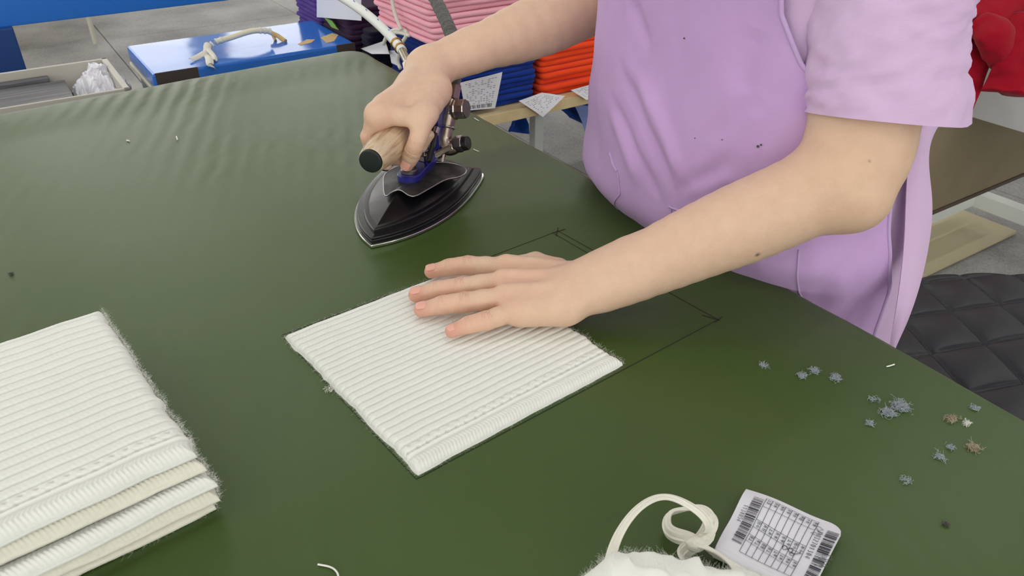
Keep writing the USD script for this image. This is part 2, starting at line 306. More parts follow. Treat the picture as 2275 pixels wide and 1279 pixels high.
nwin = 0
def window(o, along, inward, w, h, power):
    global nwin
    nwin += 1; x = UsdGeom.Xform.Define(stage, f'/World/window_{nwin}').GetPrim(); tag(x, 'white framed workshop window letting in daylight', None, None, 'structure')
    c = o + along * w / 2 + ZUP_ * h / 2
    for a, b in ((0, 0), (0, h)): obj('window_frame', bar(o + ZUP_ * b + inward * .02, o + along * w + ZUP_ * b + inward * .02, .05, .06), 'fixture', x)
    for a in (0, w / 2, w): obj('window_frame', bar(o + along * a + inward * .02, o + along * a + ZUP_ * h + inward * .02, .05, .06), 'fixture', x)
    l = UsdLux.RectLight.Define(stage, f'/World/window_{nwin}/daylight'); l.CreateWidthAttr(w - .06); l.CreateHeightAttr(h - .06); l.CreateIntensityAttr(power); l.CreateColorAttr(Gf.Vec3f(*WINDOW_COLOR))
    zx = -inward; yx = ZUP_; xx = np.cross(yx, zx); p = c + inward * .012
    l.AddTransformOp().Set(Gf.Matrix4d(*[float(t) for r in ((*xx, 0), (*yx, 0), (*zx, 0), (*p, 1)) for t in r]))
ZUP_ = A3(0, 0, 1)
for y in (-2.6, -.2, 2.2, 4.6): window(W(X0, y, 1.0), YA, XA, 1.9, 1.5, WINDOW_POWER)
for x in (-4.4, -1.9, .6): window(W(x, Y0, 1.0), XA, YA, 1.9, 1.5, FRONT_POWER)

for x in (-4.6, -2.4, -.2, 2.0): window(W(x, Y1, 1.5), XA, -YA, 1.9, 1.5, BACK_POWER)
# ---------------------------------------------------------------- the ironing table
CN = onz(795, 105); EB = unit(onz(0, 250) - CN)
TP = [CN, CN + EB * 1.5, CN + EB * 1.5 + E_ * 1.75, CN + E_ * 1.75]
table = thing('ironing_table', 'large ironing table with a padded olive green cover', 'table', (np.mean(TP, axis=0) * [1, 1, 0]))
op = roundpoly(TP, [.05, .05, .05, .05], 8)
def densify(p, step):
    out = []
    for a, b in zip(p, np.roll(p, -1, 0)):
        k = max(1, int(np.linalg.norm(b - a) / step)); out += [a + (b - a) * i / k for i in range(k)]
    return np.array(out)
op = densify(op, .02); jit = (fbm(np.c_[op * 22, np.zeros(len(op))], 3, 3) - .5)[:, None] * .006
nrm_in = inset(op, 1.0) - op; op = op + nrm_in * jit
prof = [(.010, TZ - .034), (0, TZ - .03), (0, TZ - .009), (.0015, TZ - .004), (.0045, TZ - .0012), (.010, TZ), (.022, TZ)]
obj('padded_cover', loft(np.array([np.c_[inset(op, i), np.full(len(op), z)] for i, z in prof])), 'green_cover', table, 40)
def tablepoly(d): return [np.r_[q[:2], 0] for q in inset(np.array([p[:2] for p in TP]), d)]
ip = tablepoly(.035)
obj('board', prism([p for p in roundpoly(ip, .03)], TZ - .058, TZ - .0335), 'bench_wood', table)
lp = tablepoly(.09)
for a, b in zip(lp, lp[1:] + lp[:1]): obj('rail', bar(a + A3(0, 0, TZ - .085), b + A3(0, 0, TZ - .085), .03, .05), 'grey_metal', table)
for p in lp: obj('leg', bar(p, p + A3(0, 0, TZ - .06), .04, .04), 'grey_metal', table)
def stroke(a, b, w, z=TZ + .0003, h=.00025):
    a, b = np.array(a, float), np.array(b, float); return bar(np.r_[a[:2], z], np.r_[b[:2], z], w, h, .0001)
q1, q2, q3 = onz(1240, 513), onz(1595, 710), onz(925, 1064); q0 = q1 + q3 - q2
for a, b, w in ((q1, q2, .0008), (q2, q3, .0009), (q3, q0, .0006), (q0, q1, .0006), (onz(1228, 517), onz(1345, 585), .0007), (onz(1226, 518), onz(1256, 509), .0012), (onz(1560, 700), onz(1600, 712), .0014), (onz(1588, 716), onz(1604, 704), .0014), (onz(1240, 506), onz(1236, 524), .0014)):
    obj('drawn_line', stroke(a, b, w), 'pencil', table, label='black guide line drawn on the green cover')

# ---------------------------------------------------------------- knitted panels
def knit_panel(O, xd, yd, LX, LY, th, ribs, nx, ny, seed, fine=True, sag=None, wav=.0022, skew=0.0):
    """Ribbed panel lying at O; ribs run along xd; the bound edge lies along y = 0."""
    xd, yd = unit(xd), unit(yd); x = np.linspace(0, LX, nx)
    y = np.linspace(0, LY, ny) if fine else np.r_[np.linspace(0, .03, ny - 30), np.linspace(.032, LY, 30)]
    X, Y = np.meshgrid(x, y, indexing='ij'); bw = .0155; pit = (LY - bw - .006) / ribs
    n1 = fbm(np.stack([X * 40, Y * 40, X * 0 + seed], -1), 3, seed) - .5
    ph = (Y - bw - .006) / pit + .12 * (fbm(np.stack([X * 12, Y * 18, X * 0 + seed + 9], -1), 2, seed) - .5); lo = ph - np.floor(ph) - .5
    al = 2 * np.abs(lo); rib = (1 - al ** 3.2) * .0018 - .0007 * np.exp(-((1 - al) / .14) ** 2)
    ps = .0038
    st = np.cos(2 * np.pi * (X / ps + 1.15 * np.abs(lo))) * .00017 * (.3 + .7 * al)
    body = rib + st if fine else rib
    b = (Y / bw - .5); chain = np.sqrt(np.maximum(0, 1 - (2.0 * b) ** 2)) * .0014 +   .00045 * np.cos(2 * np.pi * (X / .0032 + 1.6 * np.abs(b - .1))) * (np.abs(b) < .48)
    t = np.clip((Y - bw) / .003, 0, 1); h = chain * (1 - t) + body * t - .0012 * np.exp(-((Y - bw - .001) / .0016) ** 2)
    pits = np.zeros_like(X)
    for row, off in ((bw + .0065, 0), (bw + .0125, .5)):
        pits += np.exp(-((Y - row) / .0013) ** 2) * np.exp(-((((X / .0096 + off) % 1) - .5) * .0096 / .0014) ** 2)
    h = h - .0026 * pits + n1 * .0010
    d = np.minimum.reduce([X, LX - X, Y * 1.2, LY - Y]); re = th * 1.0
    rim = np.sqrt(np.clip(1 - (1 - np.clip(d / re, 0, 1)) ** 2, 0, 1))
    Z = (th - .002 + h) * rim
    wx = (fbm(np.stack([Y * 55, Y * 0 + seed, Y * 0], -1), 3, seed + 1) - .5) * wav * 2.2; wx2 = (fbm(np.stack([Y * 60, Y * 0 + seed, Y * 0 + 5], -1), 3, seed + 2) - .5) * wav * 2
    wy = (fbm(np.stack([X * 30, X * 0 + seed, X * 0 + 8], -1), 3, seed + 3) - .5) * wav
    X2 = X + wx * (1 - X / LX) + wx2 * (X / LX) + skew * Y; Y2 = Y + wy
    base = 0 if sag is None else sag(X / LX, Y / LY)
    P = np.asarray(O) + X2[..., None] * xd + Y2[..., None] * yd + (Z + base)[..., None] * A3(0, 0, 1)
    v = P.reshape(-1, 3); f = grid_faces(nx, ny)
    # underside: a coarse copy of the outline
    idx = np.arange(nx * ny).reshape(nx, ny); loop = np.r_[idx[:-1, 0], idx[-1, :-1], idx[:0:-1, -1], idx[0, :0:-1]]
    k = len(v); cz = v[loop].mean(0); v = np.vstack([v, cz]); r2 = np.roll(loop, -1)
    f = np.vstack([f, np.stack([r2, loop, np.full(len(loop), k)], 1)])
    if np.cross(xd, yd)[2] < 0: f = f[:, ::-1]
    edge = P[[0] * ny + [-1] * ny + list(range(nx)) + list(range(nx)), list(range(ny)) * 2 + [0] * nx + [-1] * nx]
    outw = np.vstack([np.tile(-xd, (ny, 1)), np.tile(xd, (ny, 1)), np.tile(-yd, (nx, 1)), np.tile(yd, (nx, 1))])
    return (v, f), edge, outw
def fuzz(edge, outw, n, length, lift=.004, seed=1, spread=.9, k=5):
    g = np.random.default_rng(seed); i = g.integers(0, len(edge), n)
    p = edge[i] + g.normal(0, .0008, (n, 3)) + A3(0, 0, 1) * g.uniform(0, lift, (n, 1))
    d = outw[i] + g.normal(0, spread, (n, 3)) * [1, 1, .6] + A3(0, 0, .15); d /= np.linalg.norm(d, axis=1, keepdims=True)
    L = np.minimum(g.gamma(2.6, length / 2.6, (n, 1)), length * 1.9); c = g.normal(0, 1.3, (n, 3)); out = []
    for s in np.linspace(0, 1, k): out.append(p + d * L * s + c * L * s * s * .45)
    out = np.stack(out, 1); out[:, :, 2] = np.maximum(out[:, :, 2], TZ + .0004); return out

K2, K3, K1 = onz(930, 1055), onz(1385, 812), onz(632, 752)
xk, yk = unit(K3 - K2), unit(K1 - K2)
panel = thing('knit_panel', 'white ribbed knit panel lying alone in the middle under the flat hand', 'knit panel', K2)
(m, ed, ow) = knit_panel(K2, xk, yk, np.linalg.norm(K3 - K2), np.linalg.norm(K1 - K2), .0068, 25, 320, 620, 3)
obj('ribbed_fabric', m, 'knit_white', panel, True)
curves('fuzz', fuzz(ed, ow, 5200, .0014, .005, 5), .00006, 'fluff_white', panel)

ST = [(438, 1006), (455, 1040), (478, 1074), (486, 1106), (484, 1122)]
zs = [.8555, .843, .830, .8165, .803]
xs = unit(onz(0, 1196, .8555) - onz(435, 1000, .8555)); ys = unit(onz(205, 690, .862) - onz(435, 1000, .862)); ys = unit(ys - xs * (xs @ ys) * .9)
lay = ('topmost', 'second from the top', 'third from the top', 'fourth from the top', 'lowest')
for k, ((u, v), z) in enumerate(zip(ST, zs)):
    zb = TZ + .0005 + .0126 * (4 - k); O = onz(u, v, zb + .004)
    O[2] = zb
    p = thing('knit_panel', f'white ribbed knit panel {lay[k]} of the stack at the left table edge', 'knit panel', O, 'white knit panels in the left stack')
    ly = np.linalg.norm(onz(205, 690, .862) - onz(435, 1000, .862)) + (.008 if k else 0)
    xx = unit(xs + ys * (0, .02, -.02, .03, .015)[k])
    (m, ed, ow) = knit_panel(O, xx, ys, .30, ly, .0100, 21, 340 if k == 0 else 300, 620 if k == 0 else 90, 20 + k, k == 0, sag=(lambda a, b, k=k: .0005 * (1 + np.sin(a * 9 + k))), wav=.003)
    obj('ribbed_fabric', m, 'knit_white' if k in (0, 2) else 'knit_cream', p, True)
    sel = (ow @ -xx > .5) | (ow @ -ys > .5)
    curves('fuzz', fuzz(ed[sel], ow[sel], 2600 if k else 4500, .0013, .009, 30 + k), .00006, 'fluff_white', p)

# ---------------------------------------------------------------- lint and loose threads on the cover
def tuft(u, v, r, n, matn, label, seed, thick=.00022):
    g = np.random.default_rng(seed); c = onz(u, v)
    t = thing('lint_tuft', label, 'lint', c); s = []
    for _ in range(n):
        p = c + np.r_[g.normal(0, r * .55, 2), abs(g.normal(0, r * .25)) + .0008]; d = unit(g.normal(0, 1, 3)); b = unit(g.normal(0, 1, 3)); L = r * g.uniform(.5, 1.3)
        a = np.linspace(0, 1, 8)[:, None]; q = p + d * L * (a - .5) + b * L * .35 * np.sin(a * g.uniform(3, 8)); q[:, 2] = np.maximum(q[:, 2], TZ + .0005); s.append(q)
    curves('fibres', np.array(s), thick, matn, t, kind='stuff')
G, T_ = 'lint_grey', 'lint_tan'
for i, (u, v, r, n, mt, lb) in enumerate((
        (1695, 813, .0038, 26, G, 'faint grey lint wisp nearest the apron hem, leftmost of the fluff'), (1781, 836, .0036, 40, G, 'small grey lint tuft left of a pair right of the guide corner'),
        (1809, 824, .0036, 46, G, 'small grey lint tuft upper one of the three clustered together'), (1857, 841, .0042, 60, G, 'round grey lint tuft rightmost of the three clustered together'),
        (1940, 889, .0036, 24, G, 'thin grey lint wisp just above the largest lint clump'), (1971, 919, .0048, 90, G, 'pale grey lint clump, lower half of the largest fluff'),
        (1999, 904, .0055, 130, G, 'largest grey lint clump on the right of the green table'), (1931, 942, .0032, 30, G, 'small grey lint wisp below left of the largest clump'),
        (2113, 933, .0046, 46, T_, 'brownish lint tuft near the right table edge'), (2149, 942, .0032, 36, 'fluff_white', 'tiny white lint speck beside the brownish tuft'),
        (2165, 908, .0032, 34, G, 'small pale lint tuft closest to the right table edge'), (2161, 997, .0046, 46, T_, 'reddish brown lint smear low on the right of the table'),
        (2111, 995, .0028, 30, G, 'tiny pale lint speck left of the reddish smear'), (2085, 1016, .0038, 40, G, 'pale lint tuft lower left of the reddish smear'),
        (2011, 1069, .0034, 22, G, 'faint lint wisp lowest on the right of the table'), (25, 610, .0022, 40, 'cord', 'tiny dark lint speck at the far left of the table'),
        (2100, 1165, .0022, 40, 'cord', 'tiny dark lint speck right of the printed label'), (733, 868, .0042, 16, 'fluff_white', 'wispy white lint by the left edge of the middle panel'))):
    tuft(u, v, r, int(n * 1.7), mt, lb, 100 + i)
def thread(pts, label, r=.0007, matn='fluff_white', z=.0012):
    p = smoothpath([onz(u, v, TZ + z) for u, v in pts], 24)
    single('thread', tube(p, r, 6), matn, label, 'thread', p.mean(0) * [1, 1, 0] + A3(0, 0, TZ), part='strand')
thread([(1970, 814), (1978, 812), (1987, 809)], 'short white thread on the green cover near the quilted seat')
thread([(706, 1253), (722, 1256), (738, 1261), (748, 1270), (752, 1284)], 'curved white thread at the bottom edge of the picture')
thread([(1052, 331), (1058, 334), (1064, 336)], 'short white thread right of the iron valve', .0006)
thread([(1054, 262), (1060, 266), (1064, 268)], 'tiny white thread at the far table edge behind the iron', .0006)
thread([(281, 312), (284, 312), (287, 313)], 'tiny white thread speck on the far left of the table', .001)
thread([(392, 303), (393, 306), (394, 310)], 'tiny white thread speck on the far middle of the table', .001)

# ---------------------------------------------------------------- the printed cloth label with its ribbon, and the soft bundle it is tied to
PA, PB, PD = onz(1658, 1084, TZ + .004), onz(1880, 1164, TZ + .007), onz(1590, 1216, TZ + .012)
PC = onz(1800, 1322, TZ + .014); LS, LT = np.linalg.norm(PB - PA), np.linalg.norm(PD - PA)
def on_label(x, y, h=0.0):
    """x along the label's far edge, y towards its fold (metres)."""
    s, t = np.asarray(x) / LS, np.asarray(y) / LT; s_, t_ = s[..., None], t[..., None]
    p = PA * (1 - s_) * (1 - t_) + PB * s_ * (1 - t_) + PC * s_ * t_ + PD * (1 - s_) * t_
    z = .0016 * np.sin(6 * s + 2 * t) + .0014 * np.sin(9 * t - 2 * s) - .006 * np.clip(.12 - t, 0, 1) ** 1 * 4 * .3 + .003 * np.sin(np.pi * np.clip(s, 0, 1)) * np.clip(t, 0, 1.2)
    p = p + (z + h)[..., None] * A3(0, 0, 1)
    p[..., 2] = np.maximum(p[..., 2], TZ + .0012 + h); return p
lab = thing('cloth_label', 'white printed cloth label with table and barcodes in the bottom right', 'label', (PA + PC) / 2 * [1, 1, 0] + A3(0, 0, TZ))
a, b = np.meshgrid(np.linspace(0, 1, 60), np.linspace(0, 1, 40), indexing='ij')
cut = np.clip(1 - (1 - np.clip((1 - a) * LS / .012, 0, 1)) ** 2, 0, 1) ** .5          # rounded far right corner
b2 = b + (1 - b) * (1 - cut) * .012 / LT
obj('printed_cloth', sheet(on_label(a * LS, b2 * LT), -.0007), 'label_cloth', lab, 40)
fl_ = []
for q in np.linspace(0, 1, 14):                                     # the fold and the underside that curls back below
    ang = q * math.pi; x = np.linspace(0, LS * .98, 50); r = .0052
    P = on_label(x, np.full(50, LT - .0) + 0 * x); yd_ = unit(PD - PA)
    fl_.append(P + yd_ * (r * math.sin(ang) + (-.0 if q < 1 else 0)) - A3(0, 0, 1) * r * (1 - math.cos(ang)) * np.clip((P[:, 2:] - TZ - .001) / (2 * r), .1, 1))
fl_.append(fl_[-1] - unit(PD - PA) * .02 + A3(0, 0, .0005))
obj('folded_flap', sheet(np.array(fl_), .0006), 'label_cloth', lab, True)
def ink_ribbons(polys, w, h=.0007):
    ms = []
    for p in polys:
        p = np.asarray(p, float)
        q = [p[0]]
        for c, d in zip(p[:-1], p[1:]):
            k = max(1, int(np.linalg.norm(d - c) / .003)); q += [c + (d - c) * i / k for i in range(1, k + 1)]
        p = np.array(q); t = np.gradient(p, axis=0); t /= np.linalg.norm(t, axis=1, keepdims=True) + 1e-12; n = np.c_[-t[:, 1], t[:, 0]] * w / 2
        A, B = on_label((p + n)[:, 0], (p + n)[:, 1], h), on_label((p - n)[:, 0], (p - n)[:, 1], h)
        ms.append((np.vstack([A, B]), np.vstack([np.c_[np.arange(len(p) - 1), np.arange(1, len(p)), np.arange(len(p), 2 * len(p) - 1)], np.c_[np.arange(1, len(p)), np.arange(len(p) + 1, 2 * len(p)), np.arange(len(p), 2 * len(p) - 1)]])))
    return cat(*ms)
gx, gy = np.linspace(.235, .77, 9) * LS, np.array([.085, .25, .45, .56, .68, .80, 1.0]) * LT * .95
lines = [[(x, gy[0]), (x, gy[-1])] for x in gx] + [[(gx[0], gy[0]), (gx[-1], gy[0])], [(gx[0], gy[1]), (gx[-1], gy[1])], [(gx[0], gy[-1]), (gx[-1], gy[-1])]]
for i in range(8):
    lines += [[(gx[i], gy[k] + .0006 * i), (gx[i + 1], gy[k] + .0006 * (i + 1))] for k in (2, 3, 4, 5)]
obj('printed_grid', ink_ribbons(lines, .00035), 'ink', lab, False)
GLY = {0: [[(.5, .9), (.5, .1)], [(.5, .55), (.85, .55)], [(.05, .1), (.95, .1)]], 1: [[(.3, .9), (.25, .4), (.05, .1)], [(.3, .6), (.9, .6)], [(.6, .95), (.6, .6)], [(.3, .35), (.75, .35), (.75, .05)]],
       2: [[(.5, .95), (.5, .1), (.35, .2)], [(.25, .65), (.08, .3)], [(.72, .65), (.92, .3)]], 3: [[(.15, .75), (.85, .75), (.85, .4), (.15, .4), (.15, .75)], [(.5, .98), (.5, .02)]],
       4: [[(.1, .65), (.9, .65)], [(.5, .95), (.45, .5), (.08, .05)], [(.5, .55), (.92, .05)]], 5: [[(.2, .9), (.8, .9), (.8, .08), (.2, .08), (.2, .9)], [(.2, .5), (.8, .5)]],
       6: [[(.12, .9), (.88, .9), (.88, .08), (.12, .08), (.12, .9)], [(.12, .5), (.88, .5)], [(.5, .9), (.5, .08)]], 7: [[(.1, .9), (.9, .9)], [(.1, .5), (.9, .5)], [(.05, .08), (.95, .08)], [(.5, .9), (.5, .08)]],
       8: [[(.05, .68), (.95, .68)], [(.5, .95), (.5, .02)], [(.5, .65), (.1, .2)], [(.5, .65), (.9, .2)]], 9: [[(.1, .9), (.9, .9)], [(.5, .9), (.5, .05)], [(.05, .5), (.95, .5)], [(.25, .8), (.3, .6)], [(.75, .8), (.68, .6)]]}
DIG = {'0': [[(.2, .2), (.2, .8), (.5, 1), (.8, .8), (.8, .2), (.5, 0), (.2, .2)]], '1': [[(.3, .8), (.5, 1), (.5, 0)]], '2': [[(.2, .8), (.5, 1), (.8, .75), (.2, 0), (.85, 0)]], '3': [[(.2, .95), (.8, .95), (.45, .58), (.8, .3), (.5, 0), (.2, .1)]],
       '4': [[(.7, 0), (.7, 1), (.15, .3), (.9, .3)]], '5': [[(.8, 1), (.25, 1), (.22, .55), (.6, .6), (.8, .3), (.5, 0), (.2, .1)]], '6': [[(.7, .95), (.3, .6), (.2, .25), (.5, 0), (.8, .25), (.5, .5), (.22, .3)]], '7': [[(.15, 1), (.85, 1), (.4, 0)]],
       '8': [[(.5, .52), (.22, .75), (.5, 1), (.78, .75), (.5, .52), (.18, .25), (.5, 0), (.82, .25), (.5, .52)]], '9': [[(.78, .7), (.5, .5), (.2, .75), (.5, 1), (.78, .75), (.7, 0)]]}
def run(glyphs, x, y, w, h, gap):                       # text reads along +y of the label, its top towards +x
    out = []
    for g in glyphs:
        out += [[(x + q[1] * h, y + q[0] * w) for q in s] for s in g]; y += w + gap
    return out
txt = []
for i in range(8):
    for k, y in enumerate((gy[0], gy[2], gy[4])):
        pair = [GLY[rnd.randrange(10)], GLY[rnd.randrange(10)]] if (i, k) != (0, 0) else [GLY[0], GLY[7]]
        txt += run(pair, gx[i] + .0016, y + .0012 + .0006 * i * (k > 0), .0026, .0030, .0006)
obj('printed_text', ink_ribbons(txt, .00042), 'ink_soft', lab, False)
obj('printed_number', ink_ribbons(run([DIG[c] for c in '1138056'], .062 * LS, .30 * LT, .0019, .0034, .00075), .00045), 'ink_soft', lab, False)
obj('printed_number', ink_ribbons(run([DIG[c] for c in '24032701304'], .80 * LS, .22 * LT, .0019, .0036, .00085), .0005), 'ink', lab, False)
def barcode(x, y0, y1, h, seed):
    g = random.Random(seed); y = y0; out = []
    while y < y1:
        w = g.choice((.00035, .00035, .0006, .0006, .0010, .0013)); out.append(([(x, y + w / 2), (x + h, y + w / 2)], w)); y += w + g.choice((.0004, .0005, .0008, .0011))
    return cat(*[ink_ribbons([p], w) for p, w in out])
obj('barcode', barcode(.115 * LS, .13 * LT, .87 * LT, .0076, 4), 'ink', lab, False)
obj('barcode', barcode(.875 * LS, .16 * LT, 1.0 * LT, .0080, 9), 'ink', lab, False)
sx_ = lambda pts, ox, oy, k: [(ox + a * k, oy + b * k) for a, b in pts]
eight = [(math.sin(2 * t) * .5, math.cos(t)) for t in np.linspace(0, 2 * math.pi, 28)]
obj('handwriting', ink_ribbons([sx_([(y * 1.0, x * 1.1) for x, y in eight], .625 * LS, .60 * LT, .0036), sx_([(0, 0), (.8, .1), (1.2, .6), (.9, 1.2), (.2, 1.1), (-.1, .6), (.4, .3), (1.4, .1), (2.4, -.6), (2.2, -1.3)], .66 * LS, .62 * LT, .0026)], .0005), 'ink', lab, False)
obj('handwriting', ink_ribbons([sx_([(0, 0), (1.2, -.4), (2.2, .2), (1.6, 1.0), (.8, .6), (1.6, 1.6), (2.6, 1.9), (1.9, 2.5), (.9, 2.3), (.2, 3.0), (1.2, 3.2)], .74 * LS, .17 * LT, .0032)], .0005), 'ink', lab, False)
obj('handwriting', ink_ribbons([sx_([(0, 0), (1.8, -.4), (2.2, .4), (1.2, .9), (.2, .6)], .93 * LS, .52 * LT, .0034), sx_([(-.3, 1.2), (2.2, 1.4)], .93 * LS, .52 * LT, .0034), sx_([(1.9, 2.2), (1.0, 1.9), (.9, 2.6), (1.9, 2.5), (-.4, 3.0)], .93 * LS, .52 * LT, .0034)], .00045), 'ink_soft', lab, False)

rb = thing('tie_ribbon', 'white fabric ribbon knotted to the printed label in a loop', 'ribbon', onz(1545, 1210) )
def flat_ribbon(pts, w, name, twist=0.0, th=.0009):
    p = smoothpath([onz(u, v, z) for u, v, z in pts], 50); t = np.gradient(p, axis=0); t /= np.linalg.norm(t, axis=1, keepdims=True)
    side = np.cross(t, A3(0, 0, 1)); side /= np.linalg.norm(side, axis=1, keepdims=True); up = np.cross(side, t)
    k = np.linspace(0, 1, 50)[:, None]; an = .5 + twist * np.sin(k * 5); d = side * np.cos(an) + up * np.sin(an)
    ww = np.linspace(-1, 1, 9); g = np.stack([p + d * x * w / 2 + np.cross(d, t) * (.0022 * (1 - x * x) + .0006 * np.sin(9 * x)) for x in ww], 1)
    g[..., 2] = np.maximum(g[..., 2], TZ + .001)
    obj(name, sheet(g, th), 'ribbon', rb, 40)
flat_ribbon([(1352, 1268, .824), (1362, 1225, .832), (1392, 1165, .838), (1430, 1125, .842), (1478, 1108, .842), (1530, 1126, .838), (1566, 1156, .832), (1574, 1178, .826), (1548, 1206, .820)], .0085, 'loop', .25)
flat_ribbon([(1542, 1208, .820), (1512, 1192, .815), (1484, 1170, .812), (1490, 1146, .815), (1520, 1136, .818), (1556, 1132, .822), (1578, 1152, .824), (1572, 1180, .822), (1550, 1206, .818)], .0095, 'loop', .6)
flat_ribbon([(1540, 1210, .819), (1524, 1222, .812), (1520, 1236, .806), (1532, 1256, .804)], .010, 'tail', .4)
flat_ribbon([(1550, 1210, .820), (1585, 1232, .816), (1630, 1262, .812), (1680, 1300, .810)], .011, 'tail', .5)
v, f = trimesh.creation.icosphere(3, .0062).vertices, trimesh.creation.icosphere(3, .0062).faces
v = v * [1.15, .85, .9] * (1 + .25 * (fbm(v * 400, 2, 4) - .5))[:, None]
obj('knot', (v + onz(1546, 1209, .820), f), 'ribbon', rb, True)

B0, B1 = onz(1372, 1300, .822), onz(1610, 1345, .822)
path = smoothpath([B0 - unit(B1 - B0) * .02, B0, (B0 + B1) / 2 + A3(0, 0, .003), B1, B1 + unit(B1 - B0) * .04], 60)
v, f = tube(path, np.r_[np.linspace(.006, .021, 8), np.full(44, .021), np.linspace(.021, .008, 8)], 40)
v = v + (fbm(v * 70, 3, 8)[:, None] - .5) * .012 * [1, 1, .7]; v[:, 2] = np.maximum(v[:, 2], TZ + .0006)
soft = thing('rolled_knit', 'soft white fluffy knit roll cut by the bottom edge beside the label', 'knitwear', (B0 + B1) / 2 * [1, 1, 0] + A3(0, 0, TZ))
obj('fabric', (v, f), 'knit_white', soft, True)
nrm = trimesh.Trimesh(v, f, process=False).vertex_normals
curves('fuzz', fuzz(np.array(v), np.array(nrm), 9000, .0017, .0, 77, .8), .00006, 'fluff_white', soft)
# ---------------------------------------------------------------- the steam iron
AX, RX = A3(.262, .965, 0), A3(.965, -.262, 0)                  # from its nose to its heel; to its right
TIP = onz(825, 553)
def I(s, r, z): return TIP + AX * s + RX * r + A3(0, 0, z - TZ)
iron = thing('steam_iron', 'black steam iron with a wooden handle and nickel valve pipes', 'iron', TIP + AX * .12)
SOLE = np.array([(0, 0), (.02, .0225), (.045, .041), (.075, .0555), (.105, .0645), (.135, .0695), (.165, .0715), (.195, .0712), (.222, .0695), (.234, .0665), (.238, .060)])
from scipy.interpolate import PchipInterpolator
hw = PchipInterpolator(SOLE[:, 0] / .238, SOLE[:, 1])
def outline(d, z, n=60, back=0.0):
    """The sole's outline inset by d at height z (d also draws the heel in by back)."""
    ss = np.linspace(0, .238, 800); s0 = ss[np.argmax(hw(ss / .238) >= d * 1.05)]
    s = s0 + np.linspace(0, 1, n) ** 1.3 * (.238 - d - s0); w = np.maximum(hw(s / .238) - 1.05 * d, 0); w[0] = 0
    c = np.clip((s - .12) / .12, 0, 1); p = np.r_[np.c_[s - back * c, w], np.c_[s - back * c, -w][::-1][:-1]]
    return np.array([I(s_, r_, z) for s_, r_ in p])
ZUPI = A3(0, 0, 1)
Zt = TZ + .0004
obj('sole_plate', loft([outline(.0012, Zt), outline(0, Zt + .0010), outline(0, Zt + .0034), outline(.0008, Zt + .0042)]), 'chrome', iron, 30)
obj('rim', loft([outline(.0030, Zt + .0040), outline(.0026, Zt + .0052), outline(.0030, Zt + .0086), outline(.0050, Zt + .0098)]), 'black_enamel', iron, 30)
obj('flange', loft([outline(.0046, Zt + .0096), outline(.0046, Zt + .0112), outline(.0058, Zt + .0122), outline(.0130, Zt + .0136), outline(.0136, Zt + .0180, back=.010), outline(.0150, Zt + .0192, back=.012), outline(.0195, Zt + .0200, back=.013)]), 'black_enamel', iron, 24)
# faceted body: a ridge climbs from the nose to the flat top under the shield
bs = np.r_[np.linspace(.0205, .09, 30), np.linspace(.093, .198, 22), np.linspace(.200, .2165, 8)]; bt_ = np.r_[np.linspace(-1, -.02, 24), 0, np.linspace(.02, 1, 24)]
hb = np.interp(bs, np.r_[0, *SOLE[1:, 0]], [0, *SOLE[1:, 1]]) - np.interp(bs, [.0205, .05, .1, .24], [.0228, .0205, .0190, .0185]); hb = np.maximum(hb, .0006)
zt_ = np.interp(bs, [.02, .088, .10, .198, .2165], [.0198, .0338, .0350, .0350, .026]); wt = np.interp(bs, [.02, .082, .11, .15, .22], [0, .0004, .004, .016, .024])
tt_, ss_ = np.abs(bt_)[None, :], bs[:, None]; y_ = tt_ * hb[:, None]; k_ = np.clip((hb[:, None] - y_) / np.maximum(hb - wt, 1e-4)[:, None], 0, 1)
zz_ = .0198 + (zt_[:, None] - .0198) * np.clip(k_ ** .95, 0, 1) * np.ones_like(y_)
zz_ = np.where(tt_ > .985, .0190, zz_); zz_[-1] = .0190
P = TIP + AX * (ss_ * np.ones_like(y_))[..., None] + RX * (y_ * np.sign(bt_)[None, :])[..., None] + ZUPI * (zz_ + Zt - TZ)[..., None]
Pb = P.copy(); Pb[..., 2] = Zt + .0175
obj('body', cat((P.reshape(-1, 3), grid_faces(*P.shape[:2])), (Pb.reshape(-1, 3), grid_faces(*P.shape[:2])[:, ::-1])), 'black_enamel', iron, 12)
# dark grey shield lying on the body, notched in front, with a bright worn rim
shp = [(858, 384, .836), (852, 404, .835), (853, 422, .834), (859, 434, .833), (870, 426, .835), (885, 421, .837), (899, 427, .837), (915, 435, .836), (940, 426, .835), (968, 410, .834), (996, 397, .833), (1020, 392, .832), (1034, 384, .832), (1032, 372, .833), (1012, 364, .836), (980, 360, .838), (930, 362, .839), (888, 368, .839)]
shq = np.array([onz(u, v, z + .0015) for u, v, z in shp])
from scipy.interpolate import splprep, splev
tck, _ = splprep(np.r_[shq, shq[:1]].T, s=0, per=True); ring = np.array(splev(np.linspace(0, 1, 121)[:-1], tck)).T
mid_ = ring.mean(0); mid_[2] = TZ + .0395
rr_ = [mid_ + (ring - mid_) * q + ZUPI * ((ring[:, 2:] * 0 + mid_[2]) - (mid_ + (ring - mid_) * q)[:, 2:]) * (1 - q ** 2) for q in (1, .9, .7, .45, .2, .05)]
obj('heat_shield', loft(np.array([rr_[0] - ZUPI * .0018] + rr_)), 'grey_casting', iron, 40)
obj('shield_edge', tube(np.r_[ring, ring[:2]] - ZUPI * .0004, .0009, 6), 'worn_edge', iron, True)
